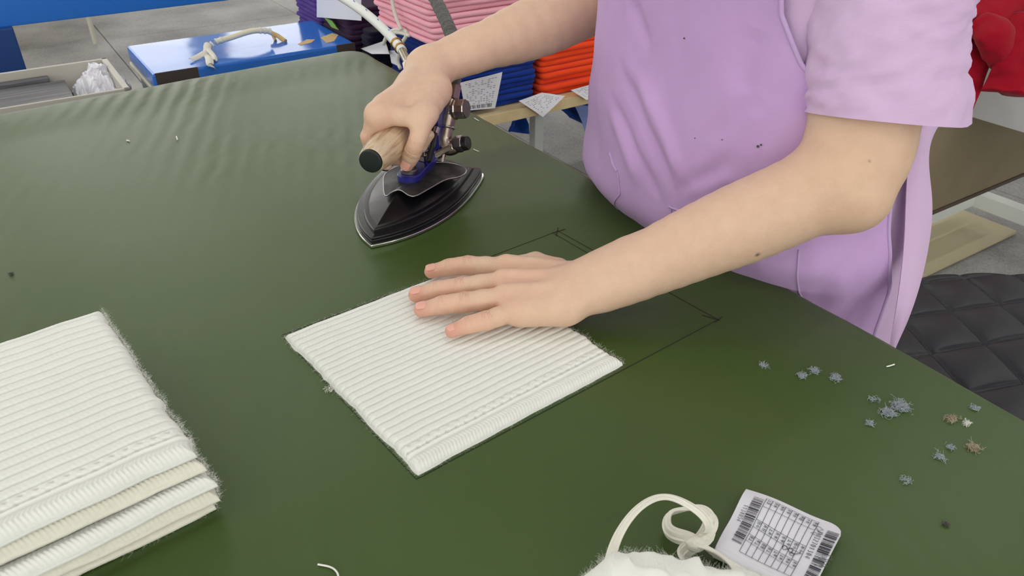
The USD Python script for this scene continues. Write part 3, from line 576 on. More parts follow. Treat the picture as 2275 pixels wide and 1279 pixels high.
# blue carrier: a channel along the top with a rounded nose, and the upright plate at the heel
zc = .8405
def capsule2(s0, s1, w, n=14):
    a = np.linspace(math.pi / 2, 3 * math.pi / 2, n); return np.r_[[(s0 + w * math.cos(t), w * math.sin(t)) for t in a], [(s1, -w), (s1, w)]]
def slab(pts, z0, z1, r0=0.0, bev=.0012):
    p = np.asarray(pts); return loft([np.array([I(a, b + r0, z) for a, b in inset(p, d)]) for d, z in ((bev, z0), (0, z0 + bev), (0, z1 - bev), (bev, z1))])
obj('blue_carrier', slab(capsule2(.119, .214, .0155), zc - .009, zc + .0065, .004), 'blue_paint', iron, 30)
obj('carrier_lip', slab(np.r_[[(.148, .0148), (.214, .0148), (.214, .0118), (.148, .0118)]], zc + .006, zc + .016, .004), 'blue_paint', iron, 30)
obj('button', cyl(I(.121, .0035, zc + .006), I(.121, .0035, zc + .0115), .0108, sides=28, bev=.001), 'nickel_dark', iron, 30)
obj('button_pin', cyl(I(.121, .0035, zc + .011), I(.121, .0035, zc + .0165), .0068, sides=20, bev=.001), 'chrome', iron, 30)
obj('hex_nut', cyl(I(.166, .0075, zc + .0062), I(.166, .0075, zc + .0145), .0115, sides=6, bev=.001), 'nickel', iron, 20)
obj('hex_bolt', cyl(I(.166, .0075, zc + .014), I(.166, .0075, zc + .020), .006, sides=16, bev=.0008), 'chrome', iron, 30)
obj('cam_lever', bar(I(.140, .022, zc + .014), I(.172, .022, zc + .042), .006, .010), 'black_satin', iron)
obj('cam_lever_tip', cyl(I(.170, .022, zc + .040), I(.178, .022, zc + .047), .0042, sides=14, bev=.001), 'chrome', iron, 30)
HZc, HS0 = .897, .033                                            # handle height and where its free end is
obj('blue_post', slab([(.182, -.017), (.214, -.017), (.214, .019), (.182, .019)], zc + .004, HZc + .018, .003, .002), 'blue_paint', iron, 30)
obj('post_rivet', cyl(I(.184, .012, .880), I(.1800, .012, .880), .0035, sides=14), 'nickel_dark', iron, 30)
hp = [(0, .0140), (.0015, .0155), (.010, .0170), (.030, .0196), (.055, .0210), (.085, .0205), (.115, .0185), (.135, .0170), (.145, .0160)]
obj('wooden_handle', lathe(I(HS0, -.005, HZc), AX, hp, 40), 'wood_handle', iron, 40, label='turned wooden handle with pale grain')
obj('handle_cap', lathe(I(HS0 - .0035, -.005, HZc), AX, [(0, .0118), (.0008, .0136), (.0035, .0141), (.006, .0141)], 36), 'black_cap', iron, 30, label='dark green black end cap of the handle')
obj('trigger', bar(I(.085, -.014, HZc - .034), I(.165, -.012, HZc - .030), .010, .006), 'black_satin', iron)
obj('trigger_mount', bar(I(.150, -.008, HZc - .030), I(.185, -.004, HZc - .030), .016, .012), 'black_satin', iron)
# valve pipes at the right of the post
def at(u, v, d): return dep(u, v, d)
D = 1.047
p1, p2, p3, p4 = at(1008, 196, D), at(1003, 222, D), at(990, 300, D), at(985, 318, D)
obj('valve_nut', cyl(at(1010, 188, D), at(1004, 222, D), .0098, sides=6, bev=.0012), 'nickel', iron, 20)
obj('pipe', cyl(at(1003, 218, D), at(995, 262, D), .0082, .0088, 20, .001), 'nickel', iron, 30)
obj('pipe_sleeve', cyl(at(996, 256, D), at(992, 284, D), .0115, .0100, 20, .001), 'nickel', iron, 30)
obj('pipe_collar', cyl(at(992, 281, D), at(991.4, 286, D), .0118, sides=20, bev=.001), 'chrome', iron, 30)
obj('pipe', cyl(at(991, 285, D), at(987, 318, D), .0096, sides=20, bev=.001), 'nickel', iron, 30)
obj('elbow', cat(tube(smoothpath([at(988, 304, D), at(987, 318, D), at(994, 326, D), at(1008, 324, D)], 16), .0110, 18)), 'nickel', iron, 40)
obj('coupling', cyl(at(1004, 322, D), at(1022, 320, D - .005), .0085, sides=20, bev=.001), 'nickel', iron, 30)
obj('coupling_nut', cyl(at(1010, 321, D - .002), at(1030, 318.5, D - .007), .0115, sides=6, bev=.0015), 'nickel_dark', iron, 20)
obj('outlet', cyl(at(1029, 318.5, D - .0066), at(1041, 317, D - .010), .0100, .0092, 18, .001), 'black_satin', iron, 30)
obj('side_knob', lathe(at(1002, 242, D - .004), at(1040, 242, D - .014) - at(1002, 242, D - .004), [(0, .006), (.006, .0065), (.0062, .0135), (.009, .0142), (.0105, .0128), (.0215, .0126), (.0225, .0116)], 10), 'nickel', iron, 18)
obj('knob_face', lathe(at(1002, 242, D - .004) + unit(at(1040, 242, D - .014) - at(1002, 242, D - .004)) * .0215, at(1040, 242, D - .014) - at(1002, 242, D - .004), [(0, .0112), (.0018, .0112), (.0022, .0105)], 24), 'nickel_dark', iron, 20)
obj('flat_lever', bar(at(950, 352, D - .01), at(1004, 326, D - .01), .004, .009), 'nickel', iron)
obj('pipe_bracket', bar(at(982, 330, D), at(976, 362, D), .012, .006), 'nickel', iron)
obj('base_bracket', bar(at(978, 352, D), I(.205, .018, zc + .004), .012, .006), 'nickel', iron)
# supply hose (hangs from above) and the cloth covered cord
hs = thing('steam_hose', 'white braided steam hose with blue marks running up behind the wrist', 'hose', dep(905, 160, 1.06))
hpth = smoothpath([dep(912, 170, 1.06), dep(907, 142, 1.065), dep(893, 112, 1.09), dep(862, 75, 1.12), dep(815, 32, 1.15), dep(760, -6, 1.18), dep(690, -46, 1.21), dep(600, -90, 1.25), dep(600, -90, 1.25) + A3(-.30, .12, .45), dep(600, -90, 1.25) + A3(-.36, .15, 1.85)], 300)
obj('braided_tube', tube(hpth[7:], .0068, 16), 'hose', hs, True)
mk = []
for k in range(12, 296, 4):
    t = unit(hpth[k + 1] - hpth[k]); n = unit(np.cross(t, FW)); q = hpth[k:k + 3]; off = (-FW * .92 + n * (.35 if k % 2 else -.35)); mk.append(tube(q + unit(off) * .0062 + n * np.linspace(-.0015, .0015, len(q))[:, None] * (1 if k % 2 else -1), .0011, 6))
obj('blue_mark', cat(*mk), 'hose_mark', hs, True, kind='stuff')
obj('clear_line', cat(tube(hpth[7:] + unit(np.cross(hpth[34] - hpth[28], FW)) * .0062, .0008, 6), tube(hpth[7:] - unit(np.cross(hpth[34] - hpth[28], FW)) * .0030 - FW * .0058, .0006, 6)), 'grey_metal', hs, True)
obj('hose_clamp', cat(*[cyl(hpth[k], hpth[k] + unit(hpth[k + 1] - hpth[k]) * .003, .0086, sides=20, bev=.0008) for k in (8, 10)]), 'brass', hs, 30)
obj('hose_fitting', cat(cyl(hpth[0], hpth[3], .0075, sides=6, bev=.001), cyl(hpth[3], hpth[8], .0058, sides=18, bev=.0008)), 'nickel', hs, 25)
cd = thing('power_cord', 'grey cloth covered cord hanging behind the forearm', 'cord', dep(1012, 100, 1.12))
cp = smoothpath([at(1009, 200, D), dep(1016, 150, 1.08), dep(1010, 100, 1.12), dep(993, 52, 1.16), dep(972, 8, 1.20), dep(950, -40, 1.24), dep(925, -100, 1.3), dep(925, -100, 1.3) + A3(-.10, .08, .45), dep(925, -100, 1.3) + A3(-.12, .10, 1.85)], 420)
rad = .0098 * (1 + .22 * (fbm(cp * 160, 2, 5) - .5) + .07 * np.sin(np.arange(420) * 1.9)); rad[:25] *= np.linspace(.6, 1, 25)
obj('cloth_sleeve', tube(cp, rad, 16), 'cord', cd, True)
# ---------------------------------------------------------------- the worker
# limbs are one implicit surface (capsules of changing radius, smoothly joined), meshed by surface nets
def cap(P, a, b, ra, rb_, flat=None):
    a, b = np.asarray(a, float), np.asarray(b, float); ba = b - a; q = P - a; h = np.clip(q @ ba / (ba @ ba), 0, 1)
    d = q - h[:, None] * ba
    if flat is not None:
        n, k = flat; c = d @ n; L2 = np.einsum('ij,ij->i', d, d); return np.sqrt(np.maximum(L2 - c * c, 0) + (c * k) ** 2) - (ra + (rb_ - ra) * h)
    return np.sqrt(np.einsum('ij,ij->i', d, d)) - (ra + (rb_ - ra) * h)
def smin(a, b, k):
    h = np.maximum(k - np.abs(a - b), 0) / k; return np.minimum(a, b) - h * h * k * .25
class Field:
    """Groups of capsules: inside a group joined with k; groups joined in order with their own k."""
    def __init__(s): s.g = []; s.cuts = []
    def group(s, k, join): s.g.append((k, join, [])); return s
    def add(s, a, b, ra, rb, flat=None): s.g[-1][2].append((np.asarray(a, float), np.asarray(b, float), ra, rb, flat)); return s
    def path(s, pts, rs, flat=None, n=14):
        p = smoothpath(pts, n); t = np.r_[0, np.cumsum(np.linalg.norm(np.diff(np.asarray(pts, float), axis=0), axis=1))]; r = PchipInterpolator(t / t[-1], rs)(np.linspace(0, 1, n)); return s.chain(p, r, flat)
    def chain(s, pts, rs, flat=None):
        for a, b, ra, rb in zip(pts, pts[1:], rs, rs[1:]): s.add(a, b, ra, rb, flat)
        return s
    def each(s, P): return np.stack([cap(P, *p) for _, _, ps in s.g for p in ps])
    def __call__(s, P, use=None):
        D, i = None, 0
        for k, join, prims in s.g:
            d = None
            for p in prims:
                i += 1
                if use is not None and not use[i - 1]: continue
                q = cap(P, *p); d = q if d is None else smin(d, q, k)
            if d is None: continue
            D = d if D is None else (smin(D, d, join) if join > 0 else np.minimum(D, d))
        for c, r, k in s.cuts: D = np.maximum(D, -(np.linalg.norm(P - c, axis=1) - r))
        return D
    def bounds(s):
        q = np.array([x for _, _, ps in s.g for p in ps for x in (p[0] - max(p[2], p[3]) - .01, p[1] - max(p[2], p[3]) - .01, p[0] + max(p[2], p[3]) + .01, p[1] + max(p[2], p[3]) + .01)])
        return q.min(0), q.max(0)
def nets(field, h, B=16):
    lo, hi = field.bounds(); nb = np.ceil((hi - lo) / (B * h)).astype(int) + 1; M = int(nb.max() * B + 8)
    off = np.arange(-1, B + 1); base = np.stack(np.meshgrid(off, off, off, indexing='ij'), -1).reshape(-1, 3); n = B + 2
    bi = np.stack(np.meshgrid(*[np.arange(k) for k in nb], indexing='ij'), -1).reshape(-1, 3)
    cen = lo + (bi + .5) * B * h; keep = np.abs(field(cen)) < B * h * .87 * 1.35 + .006
    ids, pos, quads = [], [], []
    near = field.each(cen[keep]); near = near < near.min(0) + (B + 2) * h * 1.8 + .032
    for b, use in zip(bi[keep], near.T):
        g = base + b * B; d = field(lo + g * h, use).reshape(n, n, n)
        if d.min() > 0 or d.max() < 0: continue
        ins = d < 0; s = np.zeros((n - 1,) * 3); acc = np.zeros((n - 1,) * 3 + (3,)); cnt = np.zeros((n - 1,) * 3)
        sl = lambda i, j, k: (slice(i, n - 1 + i), slice(j, n - 1 + j), slice(k, n - 1 + k))
        C = [(i, j, k) for i in (0, 1) for j in (0, 1) for k in (0, 1)]
        for a in C:
            for ax in range(3):
                if a[ax]: continue
                b2 = list(a); b2[ax] = 1; da, db = d[sl(*a)], d[sl(*b2)]; m = (da < 0) != (db < 0)
                t = np.where(m, da / np.where(m, da - db, 1), 0)
                for e in range(3): acc[..., e] += np.where(m, a[e] + (t if e == ax else 0), 0)
                cnt += m
        act = cnt > 0; ix = np.argwhere(act); p = ix + acc[act] / cnt[act][:, None]
        gi = ix - 1 + b * B + 2; ids.append((gi[:, 0] * M + gi[:, 1]) * M + gi[:, 2]); pos.append(lo + (p - 1 + b * B) * h)
        for ax in range(3):
            e1, e2 = (ax + 1) % 3, (ax + 2) % 3
            A = [slice(1, n - 1)] * 3; Bs = list(A); Bs[ax] = slice(2, n)
            m = ins[tuple(A)] != ins[tuple(Bs)]; q = np.argwhere(m) + 1
            if not len(q): continue
            flip = ins[tuple(A)][m]; c = []
            for o1, o2 in ((-1, -1), (0, -1), (0, 0), (-1, 0)):
                r = q.copy(); r[:, e1] += o1; r[:, e2] += o2; r = r - 1 + b * B + 2; c.append((r[:, 0] * M + r[:, 1]) * M + r[:, 2])
            c = np.stack(c, 1); c[~flip] = c[~flip][:, ::-1]; quads.append(c)
    ids, pos, quads = np.concatenate(ids), np.concatenate(pos), np.concatenate(quads)
    u, first = np.unique(ids, return_index=True); v = pos[first]; f = np.searchsorted(u, quads)
    ok = (u[np.minimum(f, len(u) - 1)] == quads).all(1); f = f[ok]
    return v, np.vstack([f[:, [0, 1, 2]], f[:, [0, 2, 3]]])

PT = TZ + .0085                                                     # top of the knit panel
ZUP = A3(0, 0, 1)
def L(u, v, z): return onz(u, v, z)
# left arm and hand, laid on the panel
hand_n = unit(A3(-.05, -.25, 1))
lw = L(1284, 642, PT + .030)
lf = Field().group(.011, 0)
mcp = [L(1128, 594, PT + .0225), L(1118, 626, PT + .0245), L(1120, 660, PT + .0235), L(1138, 693, PT + .0195)]
cmc = [L(1268, 611, PT + .029), L(1272, 632, PT + .032), L(1272, 656, PT + .031), L(1268, 682, PT + .026)]
for c, m, r in zip(cmc, mcp, (.0128, .0130, .0126, .0118)): lf.add(c, m, .0135, r)
lf.add(L(1250, 690, PT + .017), L(1160, 700, PT + .014), .0140, .0105)                 # hypothenar side
lf.add(L(1240, 606, PT + .018), L(1180, 596, PT + .014), .0150, .0120)                 # thenar side
tips = [L(958, 603, PT + .0085), L(924, 655, PT + .0085), L(936, 688, PT + .0085), L(1004, 735, PT + .0082)]
pips = [L(1040, 589, PT + .0160), L(1022, 639, PT + .0175), L(1033, 671, PT + .0170), L(1080, 712, PT + .0150)]
lf.group(.004, .008)
for m, c in zip(mcp[:3], cmc[:3]): lf.chain([m + ZUP * .0085, m + (c - m) * .5 + ZUP * .0095, m + (c - m) * .9 + ZUP * .008], [.0042, .0036, .0030])
lf.group(.004, .007)
Lfing = []
for k, (m, p, t) in enumerate(zip(mcp, pips, tips)):
    d = p + (t - p) * .50 + ZUP * .0014; s = (1.0, 1.03, 1.0, .90)[k]
    lf.group(.0035, .0075) if k == 0 else lf.group(.0035, .0012)
    lf.chain([m + (p - m) * .12, m + (p - m) * .55, p, p + (d - p) * .5, d, t], [.0108 * s, .0100 * s, .0101 * s, .0092 * s, .0090 * s, .0075 * s])
    Lfing.append((m, p, d, t))
lf.g = [g for g in lf.g if g[2]]
lf.group(.004, .006).chain([L(1238, 600, PT + .016), L(1190, 583, PT + .012), L(1138, 589, PT + .0095), L(1100, 600, PT + .0085)], [.0130, .0112, .0095, .0072])   # thumb tucked under the index finger
el = dep(1880, 392, .742)
fa = [lw, L(1325, 640, PT + .034), None, None, None, el]
ax_ = unit(el - lw); Lf = np.linalg.norm(el - lw)
wristflat = (unit(np.cross(ax_, np.cross(hand_n, ax_))), 1.32)
lf.group(.002, .012).chain([lw + ax_ * x - UP * y for x, y in ((-.012, 0), (.01, 0), (.03, 0), (.055, 0))], [.0305, .0302, .0304, .0310], wristflat)
lf.group(.0015, .014).path([lw + ax_ * x - UP * y for x, y in ((.028, .004), (.08, .004), (.13, .003), (.18, .003), (Lf - .02, .0))], [.0275, .0326, .0365, .0395, .0400])
ua = dep(1917, 250, .741); usl = dep(1960, 40, .724); lsh = A3(.372, .775, 1.235)
lf.group(.0015, .022).path([el - ax_ * .005, el + (ua - el) * .35 + RT * .002, ua, usl, lsh - ZUP * .02], [.0400, .0440, .0490, .0490, .0500])
elb = dep(1906, 440, .738); lf.group(.004, .03).chain([el + (elb - el) * .3, elb], [.034, .0250]).chain([elb, dep(1920, 345, .742), dep(1925, 240, .742)], [.0240, .033, .036])                                                          # point of the elbow
# right arm and hand, closed round the wooden handle
rf = Field().group(.011, 0)
Hd = lambda s, ang, rad: I(s, 0, HZc) + RX * rad * math.cos(math.radians(ang)) + ZUP * rad * math.sin(math.radians(ang))     # polar about the handle: 0 = its right, 90 = top, 180 = its left
rw = dep(962, 146, 1.025)
rm = [Hd(.084, 112, .0385), Hd(.105, 110, .0400), Hd(.126, 108, .0390), Hd(.144, 106, .0365)]
rc = [rw + (RX * .012 - AX * .012 - ZUP * .006), rw + (RX * .002 - AX * .006), rw - RX * .008 + AX * .002, rw - RX * .016 + AX * .010]
for c, m, r in zip(rc, rm, (.0125, .0128, .0124, .0116)): rf.add(c, m, .0150, r)
for k in range(3): rf.add((rc[k] + rm[k]) / 2, (rc[k + 1] + rm[k + 1]) / 2, .0130, .0130)
Rfing = []
for k, s in enumerate((.083, .1035, .1235, .141)):
    R0 = np.interp(s - HS0, [h for h, _ in hp], [q for _, q in hp]); q = (1.0, 1.02, .98, .88)[k]
    m = rm[k]; ps = [m, Hd(s - .001, 164, R0 + .0090), Hd(s, (200, 202, 202, 202)[k], R0 + .0082), Hd(s + .001, (220, 228, 236, 240)[k], R0 + .0080), Hd(s + .001, (236, 248, 262, 300)[k], R0 + .0078), Hd(s + .001, (250, 264, 280, 346)[k], R0 + .0074)]
    rf.group(.0035, .008) if k == 0 else rf.group(.0035, .0012)
    rf.chain([m, m + (ps[1] - m) * .6] + ps[1:], [x * q for x in (.0112, .0100, .0096, .0088, .0086, .0080, .0068)]); Rfing.append((m, ps[1], ps[3], ps[5]))
tt = onz(904, 366, .872); ti = onz(924, 320, .902); tm = onz(943, 262, .926); tb = onz(965, 200, .939)
rf.group(.002, .010).path([tb, tm + (tb - tm) * .3, tm, ti, ti + (tt - ti) * .5, tt], [.0148, .0143, .0124, .0101, .0105, .0080], None, 18)
rf.group(.010, .014).chain([tm + (tb - tm) * .1, Hd(.092, 72, .0345), rm[0]], [.0105, .0085, .0095]); rf.add(tb, rm[0], .0135, .0120).add(tb, rm[1], .0150, .0130)                                                  # web between thumb and index finger
rf.group(.010, .016).chain([tb, Hd(.128, 66, .035)], [.0150, .0120]).add(rw, tb * .6 + tm * .4, .0215, .0125).add(rw, tb, .0215, .0140)
re_ = dep(1405, -30, 1.105); ax_r = unit(re_ - rw); Lr = np.linalg.norm(re_ - rw)
rf.group(.002, .012).chain([rw + ax_r * x for x in (-.010, .01, .03, .055)], [.0262, .0258, .0264, .0282], (unit(np.cross(ax_r, np.cross(unit(FW * -1 + ZUP * .6), ax_r))), 1.2))
rf.group(.0015, .014).path([rw + ax_r * x - UP * o for x, o in ((.035, 0), (.08, .001), (.13, .003), (.18, .003), (Lr, 0))], [.0250, .0310, .0380, .0415, .0410])
rsh = A3(.196, 1.035, 1.235)
rf.group(.0015, .025).path([re_ - ax_r * .004, re_ + (rsh - re_) * .5, rsh - ZUP * .02], [.0405, .047, .050])
# trunk, head and legs (behind the apron, under the table or above the frame)
TC = A3(.291, .905, 0)
hx = lambda e, f, z: TC + E_ * e + F_ * f + ZUP * z
bf = Field().group(.05, 0)
for s in (-1, 1):
    bf.add(hx(s * .075, -.045, .88), hx(s * .085, -.040, 1.20), .066, .072).add(hx(s * .08, -.06, .80), hx(s * .075, -.06, .86), .080, .070)
    bf.chain([hx(s * .09, -.065, .80), hx(s * .095, -.055, .46), hx(s * .10, -.065, .09)], [.085, .055, .036]).chain([hx(s * .10, -.075, .05), hx(s * .115, .10, .035)], [.034, .028])
    bf.add(hx(s * .06, -.04, 1.24), hx(s * .155, -.04, 1.235), .055, .055)
bf.chain([hx(0, -.04, 1.24), hx(0, -.015, 1.36)], [.062, .050])
bf.group(.03, .03).chain([hx(0, .02, 1.42), hx(0, -.005, 1.50)], [.070, .092]).chain([hx(0, .060, 1.385), hx(0, .02, 1.42)], [.030, .068])
bf.group(.010, .012).chain([hx(0, .100, 1.475), hx(0, .119, 1.438), hx(0, .104, 1.428)], [.008, .011, .010]).chain([hx(-.022, .083, 1.396), hx(0, .093, 1.398), hx(.022, .083, 1.396)], [.006, .009, .006]).add(hx(-.045, .078, 1.487), hx(.045, .078, 1.487), .012, .012)
for s in (-1, 1): bf.add(hx(s * .088, -.008, 1.475), hx(s * .086, -.004, 1.435), .014, .010)
t0 = nets(lf, .00125); t1 = nets(rf, .00125); t2 = nets(bf, .006)
bodyv, bodyf = cat(t0, t1, t2)
try:
    import manifold3d
    mf = lambda m: manifold3d.Manifold(manifold3d.Mesh(np.asarray(m[0], np.float32), np.asarray(m[1], np.uint32)))
    ms = [mf(t) for t in (t0, t1, t2)]
    if all(m.status() == manifold3d.Error.NoError and m.num_tri() > 0 for m in ms):
        u = (ms[0] + ms[1] + ms[2]).to_mesh(); bodyv, bodyf = np.array(u.vert_properties[:, :3], float), np.array(u.tri_verts)
except Exception as ex: print('union', ex)
bodyv = np.asarray(bodyv, float)
# the skin's own colour: pinker fingertips and knuckles
col = np.tile(np.array(lin(222, 189, 164)), (len(bodyv), 1)); pink = np.array(lin(226, 160, 140)); red = np.array(lin(216, 142, 128))
def blush(c, r, to, a):
    global col
    w = a * np.exp(-np.sum((bodyv - c) ** 2, 1) / r ** 2)[:, None]; col = col * (1 - w) + to * w
for m, p, d, t in Lfing: blush(t, .014, red, .8); blush(p, .010, pink, .55); blush(m, .013, pink, .45); blush(d, .009, pink, .45); blush((p + d) / 2, .012, pink, .3)
for m, p, d, t in Rfing: blush(m, .014, pink, .5); blush(p, .014, pink, .6); blush(d, .014, pink, .5)
blush(tt, .014, red, .55); blush(ti, .012, pink, .4); blush((mcp[1] + cmc[1]) / 2, .03, pink, .3); blush(el, .05, np.array(lin(222, 178, 138)), .4)
vn = trimesh.Trimesh(bodyv, bodyf, process=False).vertex_normals
def crease(c, along, up, offs, half, depth=.00035, dark=.34, r=.016):
    """Fine transverse skin folds across a joint."""
    global bodyv, col
    al = unit(along); n = unit(up - al * (up @ al)); sd = np.cross(n, al); i = np.where(np.sum((bodyv - c) ** 2, 1) < r * r)[0]; q = bodyv[i] - c
    x, y, z = q @ al, q @ sd, vn[i] @ n
    for k, o in enumerate(offs):
        w = np.exp(-((x - o - (.5 if o >= 0 else -.5) * y * y / half * .3 - .0003 * np.sin(y * 900 + k * 2)) / .00075) ** 2) * np.clip(1.25 - np.abs(y) / half, 0, 1) * np.clip(z * 1.6, 0, 1)
        bodyv[i] -= vn[i] * (w * depth)[:, None]; col[i] = col[i] * (1 - dark * w[:, None]) + np.array(lin(168, 104, 84)) * dark * w[:, None]
for m, p, d, t in Lfing:
    crease(p, d - p, ZUP, (-.0042, -.0018, .0006, .0030), .0085); crease(d, t - d, ZUP, (-.0012, .0012), .0075, .00022, .25, .012)
crease(ti + (tt - ti) * .30, tt - ti, -FW, (-.0028, .0002, .0030), .0105, .0004, .4)
for u, v, k in ((1683, 567, .0016), (1932, 357, .0009)):
    i = np.argmin(np.linalg.norm(np.cross(bodyv - CAM, unit(ray(u, v))), axis=1) + 1000 * (np.linalg.norm(bodyv - CAM, axis=1) > .8)); blush(bodyv[i], k * 1.4, np.array(lin(70, 52, 50)), .9 if k > .0014 else .5)
worker = thing('person', 'person in a lilac apron and pink T-shirt ironing and smoothing a knit panel', 'person', TC)
body = obj('body', (bodyv, bodyf), 'skin', worker, True, tint=col)
def nail(c, along, up, L_, w, lift):
    a, b = np.meshgrid(np.linspace(-1, 1, 13), np.linspace(-1, 1, 11), indexing='ij'); al = unit(along); n = unit(up - al * (up @ al)); sd = np.cross(n, al)
    k = np.sqrt(np.maximum(0, 1 - np.maximum(np.abs(a) - .45, 0) ** 2 / .42)); P = c + al * (a * L_ / 2)[..., None] + sd * (b * k * w / 2)[..., None] + n * (lift - .0016 * (b * k) ** 2 - .0006 * a ** 2)[..., None]
    return sheet(P, .0006)
for k, (m, p, d, t) in enumerate(Lfing):
    s = (1, 1.05, 1.0, .85)[k]; up = unit(ZUP + A3(0, -.25, 0)); obj('fingernail', nail(t + (d - t) * .14 + unit(d - t) * -.0012, t - d, up, .0112 * s, .0102 * s, .0084 * s), 'nail', body, True)
obj('fingernail', nail(tt + (ti - tt) * .13, tt - ti, unit(-FW + RX * .05), .0135, .0118, .0102), 'nail', body, True)
hv, hf = trimesh.creation.icosphere(4, 1).vertices, trimesh.creation.icosphere(4, 1).faces
hv = np.where((hv[:, 1:2] > .35) & (hv[:, 2:] < .45), hv * [1, .55, 1], hv) * [.098, .108, .112]
hv = hv * (1 + .06 * (fbm(hv * [300, 300, 30], 2, 3) - .5))[:, None]
obj('hair', (TC + hv[:, :1] * E_ + hv[:, 1:2] * F_ + hv[:, 2:] * ZUP + F_ * -.022 + ZUP * 1.505, hf), 'hair', worker, True)
for s in (-1, 1):
    obj('eye', lathe(hx(s * .033, .074, 1.462), F_, [(0, .001), (.006, .010), (.013, .009), (.016, .004)], 16), 'fixture', worker, True); obj('iris', cyl(hx(s * .033, .0885, 1.462), hx(s * .033, .0908, 1.462), .0045, sides=14), 'hair', worker, True)
    obj('shoe', loft([np.array([hx(s * .105 + (a * (1 - i)) * (.042 + .006 * (b > 0)) , .01 + b * (.135 - .02 * i), z) for a, b in [(math.cos(t), math.sin(t)) for t in np.linspace(0, 2 * math.pi, 30)[:-1]]]) for i, z in ((.05, .002), (0, .012), (0, .03), (.08, .055), (.3, .08))]), 'shoe', worker, True)

# clothes: sections of the trunk as rounded ellipses, phi = 0 at her left side, 90 in front
KZ = np.array([.40, .68, .765, .835, .87, .95, 1.05, 1.15, 1.23, 1.29])
KA = np.array([-.01, -.005, -.01, -.012, -.016, -.02, -.022, -.015, 0, 0])       # shift along her left
KW = np.array([.195, .192, .196, .208, .206, .200, .198, .20, .17, .075])         # half width
KD = np.array([.15, .145, .145, .150, .145, .138, .132, .130, .10, .065])        # half depth
KF = np.array([-.150, -.150, -.146, -.106, -.098, -.094, -.094, -.092, -.07, -.04])    # centre, forward of TC's line
EDGE0 = A3(.2405, .80, 0)
cur = [PchipInterpolator(KZ, k) for k in (KA, KW, KD, KF)]
def trunk(phi, z, off=0.0, folds=0.0):
    a, w, d, fo = (c(z) for c in cur); n = 2.35; c, s = np.cos(phi), np.sin(phi)
    x, y = np.sign(c) * np.abs(c) ** (2 / n), np.sign(s) * np.abs(s) ** (2 / n)
    q = np.stack(np.broadcast_arrays(x, y, z), -1); wob = (fbm(q * [2.2, 2.2, 7], 3, 11) - .5) * .016 + (fbm(q * [6, 6, 9], 2, 12) - .5) * .006
    r = off + folds + wob
    P = EDGE0 + np.asarray(a - .055 + (w + r) * x)[..., None] * E_ + np.asarray(fo + (d + r) * y)[..., None] * F_
    P[..., 2] = z; return P
z, ph = np.meshgrid(np.linspace(.62, 1.285, 80), np.linspace(0, 2 * math.pi, 161)[:-1], indexing='ij')
rings = trunk(ph, z, .002)
obj('t_shirt', loft(rings, caps=False), 'shirt', worker, True, label='pink T-shirt under the apron')
def sleeve(cs, rs, hem, name, tilt=0.0):
    cs = smoothpath(cs, 60); rs = np.interp(np.linspace(0, 1, 60), np.linspace(0, 1, len(rs)), rs); t = np.gradient(cs, axis=0); t /= np.linalg.norm(t, axis=1, keepdims=True)
    side = unit(RT - t[-1] * (RT @ t[-1])); th = np.linspace(0, 2 * math.pi, 121)[:-1]; g = []
    for k in range(60):
        n1 = unit(side - t[k] * (side @ t[k])); n2 = np.cross(t[k], n1); f = k / 59
        q = np.stack([np.cos(th) * 2, np.sin(th) * 2, np.full(120, f * 9)], -1)
        w = (fbm(q * [1.5, 1.5, 1.6], 3, 21) - .5) * .012 * (1 - f * .5) + (fbm(q * [1.6, 1.6, 2.6], 3, 23) - .5) * .0075
        w = w + (.0012 if f > .885 else 0) - .0022 * math.exp(-((f - .885) / .012) ** 2)
        g.append(cs[k] + ((rs[k] + w) * np.cos(th))[:, None] * n1 + ((rs[k] * .86 + w) * np.sin(th))[:, None] * n2 + t[k] * (tilt * f ** 6 * (np.cos(th) * .8 + np.sin(th) * 1.9 - 1.3 * np.maximum(np.cos(th), 0) ** 8))[:, None])
    g = np.array(g); inn = g[::-1] * 1.0; c = cs[::-1][:, None]; inn = c + (inn - c) * (1 - .0018 / rs[::-1][:, None, None])
    m = loft(np.concatenate([g, inn[:50]]), caps=False)
    return obj(name, m, 'shirt', worker, 40, label='wide short sleeve of the pink T-shirt')
hem = dep(1966, 264, .736)
sleeve([lsh + A3(-.012, .01, .03), lsh + (usl - lsh) * .45 + RT * .012 + ZUP * .02, dep(1968, 60, .722), dep(1966, 150, .729), hem], [.068, .0695, .0700, .0712, .0722], hem, 'sleeve', .0045)
sleeve([rsh + A3(.0, .0, .03), rsh + (re_ - rsh) * .35, rsh + (re_ - rsh) * .72], [.066, .070, .072], None, 'sleeve')
# apron: over the front, its left edge stops short of the side seam, with a curved armhole above
def apron_phi(z): return np.interp(z, [.40, .80, .955, .985, 1.01, 1.04, 1.08, 1.15, 1.22], np.radians([4, 4, 2, 18, 36, 47, 56, 62, 66]))
zz = np.r_[np.linspace(.47, .76, 30), np.linspace(.765, 1.20, 190)]; uu = np.linspace(0, 1, 230)
Z, Uu = np.meshgrid(zz, uu, indexing='ij'); p0 = apron_phi(Z); p1_ = np.interp(Z, [.40, .955, 1.0, 1.06, 1.2], np.radians([186, 184, 170, 140, 116])); Ph = p0 + (p1_ - p0) * Uu
dg = np.degrees(Ph)
fold = .022 * np.exp(-((dg - 172) / 22) ** 2) * np.exp(-((Z - .815) / .045) ** 2) + .010 * np.exp(-((dg - 120) / 30) ** 2) * np.exp(-((Z - .825) / .04) ** 2) + .008 * np.exp(-((dg - 40) / 18) ** 2) * np.exp(-((Z - .80) / .06) ** 2)
AP = trunk(Ph, Z, .0105, fold)
